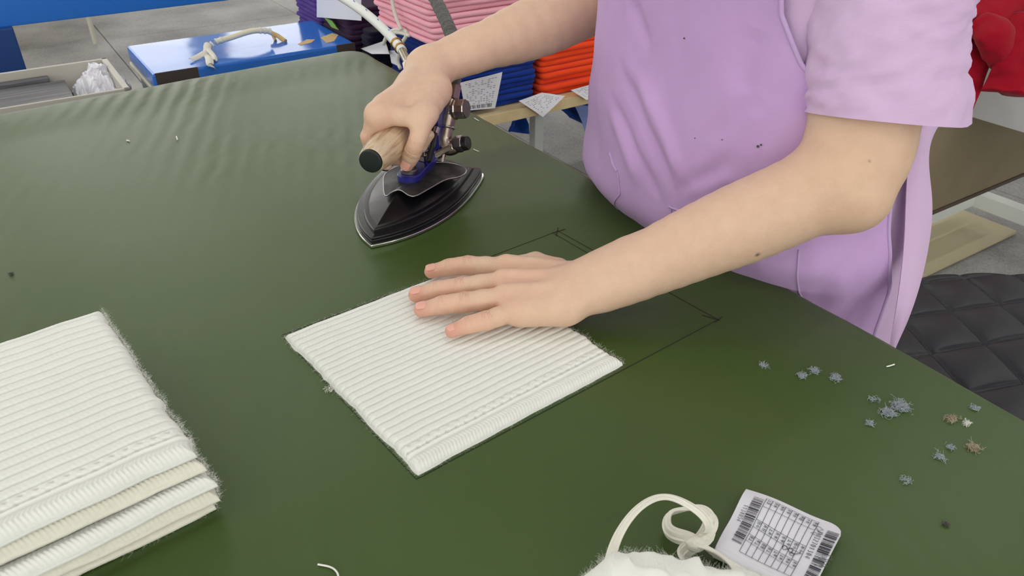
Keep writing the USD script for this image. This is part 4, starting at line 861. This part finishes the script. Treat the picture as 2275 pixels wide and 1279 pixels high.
def find(u, v):                                                     # the apron point (angle, height) seen at a pixel
    d = np.linalg.norm(np.cross(AP - CAM, unit(ray(u, v))), axis=2); dist = np.linalg.norm(AP - CAM, axis=2); d = d + np.where(dist > dist[d < .02].min() + .12 if (d < .02).any() else False, 10, 0); i, j = np.unravel_index(d.argmin(), d.shape); return dg[i, j], Z[i, j]
def at_apron(u, v):
    a, z_ = find(u, v); i = np.abs(Z[:, 0] - z_).argmin(); return AP[i, np.abs(dg[i] - a).argmin()]
for pts, amp, wid in (([(1380, 150), (1429, 263), (1462, 340), (1503, 424)], -.0060, .008), ([(1400, 150), (1452, 255), (1490, 340), (1530, 424)], .0060, .010), ([(1362, 220), (1412, 335), (1448, 408), (1470, 450)], -.0050, .007), ([(1352, 240), (1392, 340), (1424, 420)], .0040, .009),
                      ([(1703, 212), (1616, 277), (1556, 332)], -.0026, .011), ([(1700, 235), (1622, 296), (1570, 350)], .0030, .013), ([(1506, 424), (1545, 402), (1612, 382)], -.0030, .009), ([(1520, 436), (1560, 416), (1640, 392)], .0045, .009),
                      ([(1396, 0), (1424, 60), (1440, 110)], -.0050, .008), ([(1650, 330), (1590, 380), (1520, 470)], -.0022, .010), ([(1900, 560), (1850, 620), (1820, 690)], -.0040, .010), ([(1690, 60), (1660, 140), (1650, 220)], -.004, .012)):
    q = smoothpath([at_apron(u, v) for u, v in pts], 180); k = np.linspace(0, 1, 180)
    dist = np.full(AP.shape[:2], 9.0); tt_ = np.zeros_like(dist)
    for c, t in zip(q, k):
        d = np.linalg.norm(AP - c, axis=2); m_ = d < dist; dist[m_] = d[m_]; tt_[m_] = t
    fold = fold + .8 * amp * np.exp(-(dist / wid) ** 2) * np.clip(np.sin(math.pi * np.clip(tt_, .04, .96)) * 1.6, 0, 1)
AP = trunk(Ph, Z, .0105, fold)
apron = obj('apron', sheet(AP, .0014), 'apron', worker, 50, label='lilac bib apron with patch pockets')
def on_apron(phi_deg, z, lift=.0006):
    i = np.interp(z, zz, np.arange(len(zz))); k = int(np.clip(round(i), 0, len(zz) - 1)); a, b = math.degrees(p0[k, 0]), math.degrees(p1_[k, 0]); j = np.clip((phi_deg - a) / (b - a), 0, 1) * (len(uu) - 1)
    i0, j0 = min(int(i), len(zz) - 2), min(int(j), len(uu) - 2); fi, fj = i - i0, j - j0
    P = AP[i0, j0] * (1 - fi) * (1 - fj) + AP[i0 + 1, j0] * fi * (1 - fj) + AP[i0, j0 + 1] * (1 - fi) * fj + AP[i0 + 1, j0 + 1] * fi * fj
    n = unit(P - (EDGE0 + E_ * -.07 + F_ * -.1 + ZUP * P[2])); return P + n * lift
def seam(pts, r, name, matn='apron_trim', n=40):
    q = np.array(pts, float); s = np.linspace(0, 1, n); x = np.linspace(0, 1, len(q)); P = np.array([on_apron(np.interp(t, x, q[:, 0]), np.interp(t, x, q[:, 1])) for t in s]); obj(name, tube(P, r, 6), matn, apron, True)
def find(u, v):                                                     # the apron point (angle, height) seen at a pixel
    d = np.linalg.norm(np.cross(AP - CAM, unit(ray(u, v))), axis=2); dist = np.linalg.norm(AP - CAM, axis=2); d = d + np.where(dist > dist[d < .02].min() + .12 if (d < .02).any() else False, 10, 0); i, j = np.unravel_index(d.argmin(), d.shape); return dg[i, j], Z[i, j]
edge = [AP[i, 0] for i in range(len(zz))]
obj('binding', tube(np.array(edge), .0024, 8, flat=1.0), 'apron_trim', apron, True)
obj('binding', tube(np.array([AP[i, -1] for i in range(len(zz))]), .0024, 8), 'apron_trim', apron, True)
hemline = AP[0]; obj('hem', tube(hemline, .002, 8), 'apron_trim', apron, True)
for pts, r, nm in (([(1362, 362), (1373, 388), (1378, 430), (1384, 478), (1394, 500)], .0009, 'pocket_seam'), ([(1488, 458), (1506, 466), (1528, 480), (1560, 500)], .0016, 'pocket_edge'), ([(1490, 458), (1491, 490), (1492, 530)], .0008, 'pocket_seam'), ([(1773, 556), (1772, 600), (1774, 650), (1784, 668)], .0011, 'pocket_seam'), ([(1357, 338), (1362, 362), (1371, 380)], .0017, 'pocket_edge')):
    q = []
    for u, v in pts:
        try: q.append(find(u, v))
        except Exception: pass
    if len(q) > 1: seam(q, r, nm)
# apron tie hanging at her left side, of the paler cloth
lo_ = [(2040, 262), (2022, 340), (2014, 420), (2010, 520), (1998, 640), (1974, 778)]; hi_ = [(2100, 262), (2064, 360), (2071, 440), (2061, 560), (2036, 660), (1990, 770)]
da_, db_ = (.800, .800, .805, .815, .832, .850), (.815, .815, .825, .84, .85, .86)
A_ = smoothpath([dep(u, v, d) for (u, v), d in zip(lo_, da_)], 40); B_ = smoothpath([dep(u, v, d) for (u, v), d in zip(hi_, db_)], 40)
G_ = np.stack([A_ + (B_ - A_) * t - FW * .006 * math.sin(math.pi * t) for t in np.linspace(0, 1, 14)], 1)
obj('shirt_tail', sheet(G_, .0016), 'shirt', worker, 50, label='pale pink shirt tail hanging open beside the apron')
spots = [(1520, 84, .0009), (1686, 326, .0014), (1690, 323, .0010), (1542, 306, .0006), (1604, 307, .0006)]
for u, v, r in spots:
    a, z_ = find(u, v); c = on_apron(a, z_, .0009); n_ = unit(CAM - c); obj('stain', cyl(c - n_ * .0004, c + n_ * .0004, r, sides=9), 'cord', apron, False)
# ---------------------------------------------------------------- behind the table, left
def axisbox(near_left, sx, sy, sz, **k): return obox(near_left, sx, sy, sz, **k)
# blue steel worktable: apron beam, side panel and legs
bz = .66; b0 = onz(0, 62, bz); bx0 = b0 - XA * .9
bt = thing('blue_worktable', 'bright blue steel worktable across the top left corner', 'table', bx0 * [1, 1, 0])
bl = np.linalg.norm(onz(520, -18, bz) - bx0) + 1.3
obj('front_beam', obox(bx0 + A3(0, 0, 0), bl, .05, .105, .004), 'blue_steel', bt)
obj('table_top', obox(bx0 + A3(0, 0, .105) + YA * .004, bl, .8, .02, .004), 'grey_metal', bt)
q = onz(52, 160, .15) - YA * .0; s0 = onz(30, 64, bz)
px_ = s0 - XA * .5
obj('side_panel', obox((px_ + YA * .006) * [1, 1, 0] + A3(0, 0, .08), .5, .03, bz - .08 + .002, .004), 'blue_dark', bt, label='dark blue panel below the beam')
for d in (0.02, bl - .06):
    for y in (.005, .74): obj('leg', obox((bx0 + XA * d + YA * y) * [1, 1, 0], .04, .04, bz + .104, .003), 'blue_steel', bt)
# far bench whose thin cream leg shows
fb = thing('far_bench', 'far bench whose thin cream legs stand on the grey floor', 'bench', onz(214, 97, 0))
f0 = onz(213, 97, 0)
for dx, dy in ((0, 0), (-1.0, 0), (0, 1.2), (-1.0, 1.2)): obj('leg', cyl(f0 + XA * dx + YA * dy, f0 + XA * dx + YA * dy + ZUP * .62, .0145, sides=14), 'cream_paint', fb, 30)
obj('seat_board', obox(f0 + ZUP * .61 - XA * 1.05 - YA * .05, 1.1, 1.3, .03), 'bench_wood', fb)
# trough beside the table
tz = .70; ta, tb_, tc = onz(0, 252, tz), onz(289, 195, tz), onz(214, 131, tz)
tx = tb_ - XA * .85; tw = float((tc - tb_) @ YA); tr = thing('metal_trough', 'shallow grey metal trough behind the left table edge', 'trough', (tb_ - XA * .42 + YA * tw / 2) * [1, 1, 0])
dz = .085
obj('bottom', obox(tx + A3(0, 0, -dz), .85, tw, .008), 'tray_inside', tr)
obj('front_wall', obox(tx + A3(0, 0, -dz), .85, .008, dz, .002), 'tray_paint', tr); obj('back_wall', obox(tx + YA * (tw - .010) + A3(0, 0, -dz), .85, .010, dz, .002), 'tray_paint', tr)
obj('end_wall', obox(tb_ - XA * .014 + A3(0, 0, -dz), .014, tw, dz, .002), 'tray_paint', tr); obj('end_wall', obox(tx + A3(0, 0, -dz), .014, tw, dz, .002), 'tray_paint', tr)
for dx in (.03, .79):
    for dy in (.02, tw - .05): obj('leg', obox((tx + XA * dx + YA * dy) * [1, 1, 0], .03, .03, tz - dz, .002), 'grey_metal', tr)
bd = thing('grey_board', 'worn grey board lying lengthwise in the metal trough', 'board', tx + XA * .35 + YA * tw / 2 - ZUP * (dz - .008))
bx = float((onz(148, 195, tz - .05) - tx) @ XA)
obj('plank', obox(tx + YA * .028 + A3(0, 0, -dz + .0085) + XA * .02, bx - .02, tw - .075, .052, .003), 'grey_board', bd)
obj('plank', obox(tx + YA * (.028 + tw - .072) + A3(0, 0, -dz + .0085) + XA * .02, bx - .05, 
    .028, .060, .003), 'grey_board', bd)
def crumple(o, sx, sy, sz, seed, n=44, freq=9, amp=.5):
    """A crumpled sheet heaped at o."""
    a, b = np.meshgrid(np.linspace(-1, 1, n), np.linspace(-1, 1, n), indexing='ij'); q = np.stack([a * freq / 3, b * freq / 3, a * 0 + seed], -1)
    r = np.abs(fbm(q, 4, seed) - .5) * 2; h = (1 - np.clip(a * a + b * b, 0, 1.2)) * .6 + amp * (1 - r) - .25
    jx, jy = (fbm(q + 7, 3, seed + 4) - .5) * .5, (fbm(q + 13, 3, seed + 5) - .5) * .5
    P = o + ((a + jx) * sx / 2)[..., None] * XA + ((b + jy) * sy / 2)[..., None] * YA + np.maximum(h * sz, .001 + .004 * r)[..., None] * ZUP
    return sheet(P, .0008)
pb = onz(226, 188, tz - .04); pb[2] = tz - dz + .009
single('plastic_bag', crumple(pb - XA * .004, .125, tw - .075, .105, 5), 'plastic_film', 'crumpled white plastic bag in the right end of the trough', 'bag', pb, part='crumpled_film', smooth=18)
gb = onz(166, 178, tz - .05); gb[2] = tz - dz + .009
single('dark_rag', crumple(gb + YA * .02, .07, .10, .05, 9), 'nickel_dark', 'dark grey rag between the board and the plastic bag', 'rag', gb, part='crumpled_cloth', smooth=18)
# blue case with a taped handle
cz = .715; FL, BL, BR, FR = onz(338, 166, cz), onz(254, 105, cz), onz(655, 27, cz), onz(772, 85, cz)
co = FL * 1.0; cw = float((FR - FL) @ XA); cdp = float((BL - FL) @ YA)
case = thing('blue_case', 'glossy blue metal case with a white carry handle behind the table', 'case', (FL + FR + BL + BR) / 4 * [1, 1, 0] + A3(0, 0, cz - .16))
obj('lid', obox(co - ZUP * .040, cw, cdp, .040, .007, seg=3), 'case_blue', case)
obj('seal', obox(co - ZUP * .0515 - XA * .003 + YA * .001, cw + .004, cdp - .002, .0115, .003), 'cream_band', case)
obj('body', obox(co - ZUP * .160 + XA * .012 + YA * .012, cw - .024, cdp - .024, .1105, .006), 'grey_metal', case)
def chip(px_list, z, name, matn, lift=.0008):
    c = [onz(u, v, z) for u, v in px_list]; m = np.mean(c, 0); return obj(name, loft([np.array(c) - ZUP * .001, np.array(c) + ZUP * lift, (np.array(c) - m) * .85 + m + ZUP * lift * 1.2]), matn, case, False)
chip([(662, 98), (682, 88), (700, 88), (692, 95), (668, 101)], cz, 'paint_chip', 'case_rust'); chip([(712, 84), (738, 74), (752, 78), (742, 92), (726, 96)], cz, 'paint_chip', 'case_rust')
obj('worn_edge', obox(co - ZUP * .026 + XA * .006 - YA * .0006, .095, .004, .0275, .001), 'case_chip', case, label='bare dark patch where the paint is chipped off')
obj('worn_edge', obox(co - ZUP * .030 + XA * (cw - .052) - YA * .0006, .05, .004, .0312, .001), 'case_chip', case, label='bare dark patch where the paint is chipped off')
hA, hB = onz(462, 108, cz + .012), onz(604, 72, cz + .024)
hpts = smoothpath([hA - ZUP * .010, hA + (hB - hA) * .06 + ZUP * .006, hA + (hB - hA) * .30 + ZUP * .012, hA + (hB - hA) * .75 + ZUP * .014, hB + ZUP * .002, hB + (hB - hA) * .12 - ZUP * .006], 50)
obj('handle_grip', tube(hpts[8:44], .0068, 14), 'cream_band', case, True, label='white plastic handle grip')
for k in (5, 8, 11, 36, 39, 42): obj('grip_ring', cyl(hpts[k], hpts[k + 1] , .0082, sides=16, bev=.0006), 'white_panel', case, 30)
obj('handle_bracket', cat(tube(np.array([onz(600, 72, cz + .018), onz(618, 80, cz + .012), onz(634, 92, cz + .002)]), .006, 10), tube(np.array([onz(604, 74, cz + .016), onz(612, 90, cz + .001)]), .004, 8)), 'case_rust', case, 30, label='rusty end bracket of the handle')
tie = thing('cloth_strip', 'off-white cloth strip tied to the left end of the case handle', 'cloth strip', onz(462, 118, cz))
def strip(pts, w, nm):
    p = smoothpath(pts, 24); t = np.gradient(p, axis=0); t /= np.linalg.norm(t, axis=1, keepdims=True); sd = np.cross(t, ZUP + YA * -.6); sd /= np.linalg.norm(sd, axis=1, keepdims=True)
    g = np.stack([p + sd * x * w / 2 + ZUP * .004 * (1 - x * x) for x in np.linspace(-1, 1, 7)], 1); obj(nm, sheet(g, .0015), 'ribbon', tie, 40)
fe = onz(466, 150, cz)
strip([onz(462, 98, cz + .020), onz(460, 112, cz + .008), onz(464, 130, cz + .004), onz(468, 146, cz + .003), onz(469, 150, cz - .006) - YA * .006, onz(472, 150, cz - .04) - YA * .012], .016, 'strip')
strip([onz(464, 112, cz + .012), onz(448, 122, cz + .006), onz(425, 134, cz + .003)], .012, 'strip_end'); strip([onz(464, 112, cz + .014), onz(474, 124, cz + .006), onz(476, 136, cz + .003)], .010, 'strip_end')
v, f = trimesh.creation.icosphere(3, .011).vertices, trimesh.creation.icosphere(3, .011).faces
obj('knot', (v * (1 + .3 * (fbm(v * 200, 2, 6) - .5))[:, None] + onz(462, 106, cz + .010), f), 'ribbon', tie, True)
cs_ = thing('case_stand', 'low grey steel stand hidden under the blue case', 'stand', (FL + FR + BL + BR) / 4 * [1, 1, 0])
obj('top_plate', obox(co * [1, 1, 0] + ZUP * (cz - .185) + XA * .03 + YA * .03, cw - .06, cdp - .06, .025), 'grey_metal', cs_)
for dx in (.04, cw - .08):
    for dy in (.04, cdp - .08): obj('leg', obox(co * [1, 1, 0] + XA * dx + YA * dy, .03, .03, cz - .184, .002), 'grey_metal', cs_)

# ---------------------------------------------------------------- the bench of finished bundles behind the iron
wz = .62; w0 = onz(1060, 262, wz); w1 = onz(1340, 200, wz)
XB = unit(w1 - w0); YB = np.cross(ZUP, XB)
BXL, BXR = -.098, 1.6
bn = thing('bundle_bench', 'pale wooden bench with grey steel legs carrying the folded bundles', 'bench', (w0 + YB * .3) * [1, 1, 0])
obj('bench_top', obox(w0 + XB * BXL - ZUP * .028, BXR - BXL, .92, .028, .003, XB), 'bench_wood', bn)
leg0 = onz(1196, 252, wz - .03)
lx = float((leg0 - w0) @ XB)
for dx in (lx, lx + 1.2):
    for dy in (.012, .88): obj('leg', obox((w0 + XB * dx + YB * dy) * [1, 1, 0] - XB * .012, .026, .026, wz - .0275, .002, XB), 'leg_grey', bn)
def soft_slab(o, sx, sy, sz, seed, pil=.45, amp=.006):
    """One folded knit piece: a flat slab whose long sides bulge (the fold) and whose surface is uneven."""
    per = roundpoly([np.zeros(2), np.r_[sx, 0], np.r_[sx, sy], np.r_[0, sy]], [.018] * 4, 5); per = densify([np.array(p) for p in per], .012); n = len(per)
    rows = []
    for a in np.linspace(-math.pi / 2, math.pi / 2, 9):
        ins_ = sz * .5 * (1 - math.cos(a)) ; p = inset(per, ins_); zq = sz / 2 * (1 + math.sin(a))
        nz = (fbm(np.c_[p * 14, np.full(n, seed * 3.1)], 3, seed) - .5)[:, None]; pn = inset(per, 1.0) - per
        p = p + pn * nz * amp * 2; rows.append(o + p[:, :1] * XB + p[:, 1:] * YB + ZUP * (zq + (fbm(np.c_[p * 9, np.full(n, seed)], 2, seed + 1)[:, None] - .5) * sz * .10 * np.sin((a + math.pi / 2))))
    return loft(np.array(rows))
ords = ['lowest'] + [w + ' lowest' for w in 'second third fourth fifth sixth seventh eighth ninth tenth eleventh twelfth thirteenth fourteenth fifteenth sixteenth seventeenth eighteenth nineteenth twentieth'.split()]
def bundle(cname, yarn, o, sx, sy, n, h, seed, lean=(0, 0)):
    for k in range(n):
        g = np.random.default_rng(seed * 50 + k); oo = o + XB * (lean[0] * k + g.normal(0, .0025)) + YB * (lean[1] * k + g.normal(0, .003)) + ZUP * (.0008 + h * k)
        single('folded_knit', soft_slab(oo, sx, sy, h * .955, seed * 17 + k), yarn, f'{cname} folded knit piece, {ords[k]} in its pile on the wooden bench', 'folded knitwear', oo + XB * sx / 2 + YB * sy / 2, f'{cname} knit pieces in the pile', part='folded_fabric', smooth=True)
ob = onz(1207, 222, wz); ox = float((ob - w0) @ XB)
bundle('orange red', 'yarn_orange', w0 + XB * ox + YB * .03, .50, .36, 14, .0148, 2)
bxl = float((onz(1010, 262, wz) - w0) @ XB)
bl_w = ox - bxl - .012
bundle('royal blue', 'yarn_royal', w0 + XB * bxl + YB * .035, bl_w, .33, 13, .0128, 3)
pz = wz + 9 * .0185 + .004
po = onz(958, 106, pz)
pxl, pyl = float((po - w0) @ XB), float((po - w0) @ YB)
bundle('pink', 'yarn_pink', w0 + XB * pxl + YB * pyl + ZUP * (pz - wz), .27, .29, 18, .0125, 4)
# other bundles at the left end of the bench
def onXA(u, v, xa):
    d = ray(u, v); return CAM + d * ((xa - CAM @ XA) / (d @ XA))
def onYA(u, v, ya):
    d = ray(u, v); return CAM + d * ((ya - CAM @ YA) / (d @ YA))
W_ = lambda x, y, z: XA * x + YA * y + ZUP * z
# ---------------------------------------------------------------- more bundles, tags and cloths on the bench
bundle('dark plum', 'yarn_plum', W_(.797, 1.988, wz), .42, .20, 12, .0135, 6)
bundle('navy', 'yarn_navy', W_(.812, 1.900, wz), .40, .062, 9, .0135, 7)
bundle('purple', 'yarn_purple', W_(.80, 2.222, wz), .42, .19, 16, .0135, 8)
def quadsheet(c, th, m=12, n=12, bulge=0.0, seed=1, wob=.002):
    """A sheet through four corners (c00, c10, c11, c01), gently uneven."""
    c00, c10, c11, c01 = [np.asarray(q, float) for q in c]; a, b = np.meshgrid(np.linspace(0, 1, m), np.linspace(0, 1, n), indexing='ij'); a, b = a[..., None], b[..., None]
    P = c00 * (1 - a) * (1 - b) + c10 * a * (1 - b) + c11 * a * b + c01 * (1 - a) * b
    N = unit(np.cross(c10 - c00, c01 - c00)); P = P + N * (bulge * np.sin(math.pi * a) * np.sin(math.pi * b) + wob * (fbm(np.concatenate([a * 3, b * 3, a * 0 + seed], -1), 2, seed)[..., None] - .5))
    return P, sheet(P, th)
def marks(P, rows, cols, fill, seed, x0=.1, x1=.9, y0=.1, y1=.9, hgt=.5, lift=.0012, toward=None):
    """Rows of small printed marks on a sheet given by its grid P."""
    from scipy.interpolate import RegularGridInterpolator
    g = random.Random(seed); f = RegularGridInterpolator((np.linspace(0, 1, P.shape[0]), np.linspace(0, 1, P.shape[1])), P); N = unit(np.cross(P[-1, 0] - P[0, 0], P[0, -1] - P[0, 0])); N = N if N @ (CAM - P.mean((0, 1))) > 0 else -N
    out = []
    for r in range(rows):
        for c in range(cols):
            if g.random() > fill: continue
            a, b = x0 + (x1 - x0) * (c + .1) / cols, y0 + (y1 - y0) * r / rows; da, db = (x1 - x0) / cols * g.uniform(.4, .8), (y1 - y0) / rows * hgt
            q = f(np.array([(a, b), (a + da, b), (a + da, b + db), (a, b + db)])) + N * lift
            out.append((q, np.array([[0, 1, 2], [0, 2, 3]])))
    return cat(*out)
def tagsheet(c, label, seed, rows, cols, bars=None, mt='label_cloth', bulge=.004):
    P, s = quadsheet(c, .0008, bulge=bulge, seed=seed); t = thing('cloth_label', label, 'label', P.mean((0, 1)))
    obj('printed_cloth', s, mt, t, 40)
    if rows: obj('printed_text', marks(P, rows * 2, cols * 2, .55, seed, hgt=.34), 'ink_pale', t, False, kind='stuff')
    if bars: obj('barcode', marks(P, 1, 26, .85, seed + 1, *bars, hgt=1.0), 'ink_soft', t, False, kind='stuff')
    return t
ya = 1.525
tagsheet([onYA(1022, 184, ya), onYA(1116, 160, ya), onYA(1100, 240, ya - .004), onYA(1034, 246, ya - .004)], 'white printed label hanging over the royal blue pile behind the iron valve', 3, 7, 5, (.12, .86, .84, .95))
tagsheet([onYA(1152, 224, 1.499), onYA(1204, 206, 1.525), onYA(1256, 213, 1.499), onYA(1206, 260, 1.494)], 'white printed label folded over the bench edge between blue and orange piles', 5, 5, 5)
tagsheet([onYA(1268, 200, 1.499), onYA(1348, 178, 1.525), onYA(1352, 208, 1.497), onYA(1302, 222, 1.494)], 'white printed label on the bench edge under the orange pile', 7, 4, 6)
tagsheet([onXA(802, 108, .80), onXA(856, 90, .80), onXA(866, 120, .797), onXA(826, 120, .797)], 'blank white cloth label tied beside the steam hose', 9, 0, 0)
tagsheet([onXA(866, 112, .806), onXA(884, 112, .806), onXA(888, 148, .803), onXA(870, 140, .803)], 'narrow pale cloth label hanging below the blank one by the hose', 11, 0, 0)
P, s = quadsheet([onXA(703, -60, .782), onXA(803, -60, .782), onXA(803, 46, .782), onXA(705, 38, .782)], .0012, bulge=.003)
single('paper_sheet', s, 'paper', 'plain white paper sheet hanging against the purple pile', 'paper', P.mean((0, 1)), part='sheet')
P, s = quadsheet([onXA(722, 40, .784), onXA(738, 46, .784), onXA(752, 66, .784), onXA(738, 60, .784)], .002)
single('lime_cloth', s, 'yarn_lime', 'small lime green cloth corner beside the blue case', 'cloth', P.mean((0, 1)), part='cloth')
st = thing('white_string', 'white cotton string looped over the blue pile by the steam hose', 'string', onXA(880, 80, .80))
for pts in ([(852, 98), (862, 76), (884, 66), (904, 74), (898, 88), (880, 92)], [(880, 92), (872, 78), (886, 72), (908, 80)], [(884, 92), (888, 108), (884, 132), (890, 152)]): obj('strand', tube(smoothpath([onXA(u, v, .792) for u, v in pts], 30), .0045, 8), 'ribbon', st, True)
st = thing('white_string', 'long white string hanging down the pink pile', 'string', onXA(880, 30, .78))
obj('strand', tube(smoothpath([onXA(872, -30, .78), onXA(875, 20, .78), onXA(884, 48, .782), onXA(892, 66, .784)], 30), .0042, 8), 'ribbon', st, True)
P, s = quadsheet([onYA(1140, 240, 1.60), onYA(1166, 236, 1.60), onYA(1176, 298, 1.59), onYA(1130, 292, 1.59)], .006, bulge=.012, wob=.02, seed=4)
single('blue_cloth', s, 'yarn_blue_bag', 'blue knitted strip hanging under the bench left of its leg', 'cloth', P.mean((0, 1)), part='cloth', smooth=True)
P, s = quadsheet([onYA(1224, 226, 1.66), onYA(1420, 190, 1.66), onYA(1420, 320, 1.64), onYA(1262, 262, 1.64)], .01, bulge=.02, wob=.03, seed=6)
single('blue_cloth', s, 'yarn_blue_bag', 'blue cloth sagging under the bench below the orange pile', 'cloth', P.mean((0, 1)), part='cloth', smooth=True)
P, s = quadsheet([onYA(1276, 232, 1.60), onYA(1318, 236, 1.60), onYA(1334, 268, 1.59), onYA(1306, 306, 1.58)], .0015, bulge=.01, wob=.01, seed=8)
single('plastic_film', s, 'clear_film', 'bluish plastic bag corner hanging under the bench by the apron', 'bag', P.mean((0, 1)), part='film', smooth=True)

# ---------------------------------------------------------------- behind the worker: seat, white table, red knitwear
sc = A3(.80, .845, 0); sz = .60
seat = thing('quilted_stool', 'black quilted leather stool behind the right table edge', 'stool', sc)
n1, n2 = 150, 420
rr, tt2 = np.meshgrid(np.r_[np.linspace(.001, .9, n1 - 20), np.linspace(.91, 1, 20)], np.linspace(0, 2 * math.pi, n2 + 1)[:-1], indexing='ij')
e_ = 2.6; cx_, cy_ = np.cos(tt2), np.sin(tt2); X_ = np.sign(cx_) * np.abs(cx_) ** (2 / e_) * rr * .30; Y_ = np.sign(cy_) * np.abs(cy_) ** (2 / e_) * rr * .29
da = unit(onz(2265, 830, sz) - onz(2041, 606, sz)); na = np.cross(ZUP, da); oa = float(onz(2041, 606, sz) @ na); sa = abs(float(onz(2138, 590, sz) @ na) - oa)
db = unit(onz(2062, 775, sz) - onz(1995, 784, sz)); nb_ = np.cross(ZUP, db); ob_ = float(onz(2062, 775, sz) @ nb_)
PP = sc + X_[..., None] * RT + Y_[..., None] * A3(0, 1, 0); qa, qb = (PP @ na - oa) / sa, (PP @ nb_ - ob_) / (sa * 1.05)
ga, gb = np.abs(qa - np.round(qa)) * sa, np.abs(qb - np.round(qb)) * sa * 1.05
pil = .006 * (np.abs(np.sin(math.pi * qa)) * np.abs(np.sin(math.pi * qb))) ** .7 - .0028 * np.exp(-(ga / .0035) ** 2) - .0018 * np.exp(-(gb / .003) ** 2)
Zs = sz - .016 * rr ** 2 - .034 * np.clip((rr - .88) / .12, 0, 1) ** 2 + pil * np.clip((1 - rr) / .06, 0, 1)
PP[..., 2] = Zs; low = PP[-1].copy(); low2 = low.copy(); low2[:, 2] = sz - .20
obj('quilted_cushion', loft(np.concatenate([PP, low[None] - ZUP * .03, (sc + (low2 - sc) * [.97, .97, 1])[None]])), 'quilt_black', seat, True)
obj('base_plate', prism((sc + (low2 - sc) * .9)[:, :2], sz - .22, sz - .195), 'black_satin', seat)
for a, b in ((1, 1), (1, -1), (-1, 1), (-1, -1)): obj('leg', cyl(sc + A3(a * .20, b * .19, 0), sc + A3(a * .17, b * .16, sz - .21), .016, sides=14), 'black_satin', seat, 30)
wx, wy = 1.925, .925
wt_ = thing('white_table', 'white panelled table carrying red knitwear at the right edge', 'table', W_(wx + .4, wy, 0))
obj('front_panel', obox(W_(wx, -.4, .595), .02, 1.42, .215, .003), 'white_panel', wt_)
obj('table_top', obox(W_(wx - .004, -.4, .79), 1.0, 1.46, .03, .003), 'white_panel', wt_)
obj('side_panel', obox(W_(wx - .25, .972, .305), 1.5, .016, .485, .002), 'tan_board', wt_); obj('panel_edge', obox(W_(wx - .25, .968, .296), 1.5, .022, .012, .002), 'dark_edge', wt_)
for a in (wx + .01, wx + .95):
    for b in (-.36, 1.38): obj('leg', obox(W_(a, b, 0), .04, .04, .60, .002), 'white_rail', wt_)
obj('stretcher', bar(W_(wx + .02, 1.165, .115), W_(2.62, 1.165, .115), .045, .05), 'white_rail', wt_); obj('stretcher', bar(W_(2.605, 1.18, .115), W_(2.605, -.36, .115), .045, .05), 'white_rail', wt_)
bb = thing('beige_board', 'beige board lying flat on the floor under the white table frame', 'board', W_(2.35, 1.2, 0))
obj('plank', obox(W_(1.95, 1.03, .002), .75, .42, .014, .003), 'beige_board', bb)
rd = thing('red_knitwear', 'heap of dark red knitted garments hanging over the white table', 'knitwear', W_(wx + .1, .85, .82))
def fold_tube(pts, r, name, flat=.55, seed=1, cuff=False):
    p = smoothpath(pts, 40); rr = np.interp(np.linspace(0, 1, 40), np.linspace(0, 1, len(r)), r); v, f = tube(p, rr, 28, flat=flat); v = v + (fbm(v * 16, 3, seed)[:, None] - .5) * .05 * unit(CAM - p.mean(0)) + (fbm(v * 30, 2, seed + 3)[:, None] - .5) * .012
    obj(name, (v, f), 'yarn_red', rd, True)
d0 = 1.66
fold_tube([dep(2120, 70, d0), dep(2180, 30, d0), dep(2240, 0, d0), dep(2330, -40, d0)], [.04, .055, .058, .058], 'bunched_body', .7, 2)
fold_tube([dep(2130, -30, d0 + .04), dep(2200, -40, d0 + .04), dep(2330, -60, d0 + .04)], [.08, .10, .10], 'bunched_body', .8, 3)
fold_tube([dep(2190, 60, d0 - .03), dep(2215, 95, d0 - .05), dep(2218, 118, d0 - .04), dep(2222, 138, d0 - .02)], [.035, .04, .034, .020], 'knotted_fold', .8, 4)
fold_tube([dep(2262, 40, d0 - .05), dep(2256, 100, d0 - .06), dep(2246, 150, d0 - .05), dep(2232, 207, d0 - .04)], [.038, .030, .034, .044], 'sleeve', .35, 5)
fold_tube([dep(2176, 60, d0 + .01), dep(2172, 120, d0), dep(2160, 180, d0), dep(2146, 262, d0)], [.034, .030, .022, .008], 'sleeve', .35, 6)
fold_tube([dep(2290, 60, d0 - .02), dep(2288, 110, d0 - .03), dep(2290, 160, d0 - .03)], [.03, .035, .03], 'sleeve', .4, 7)
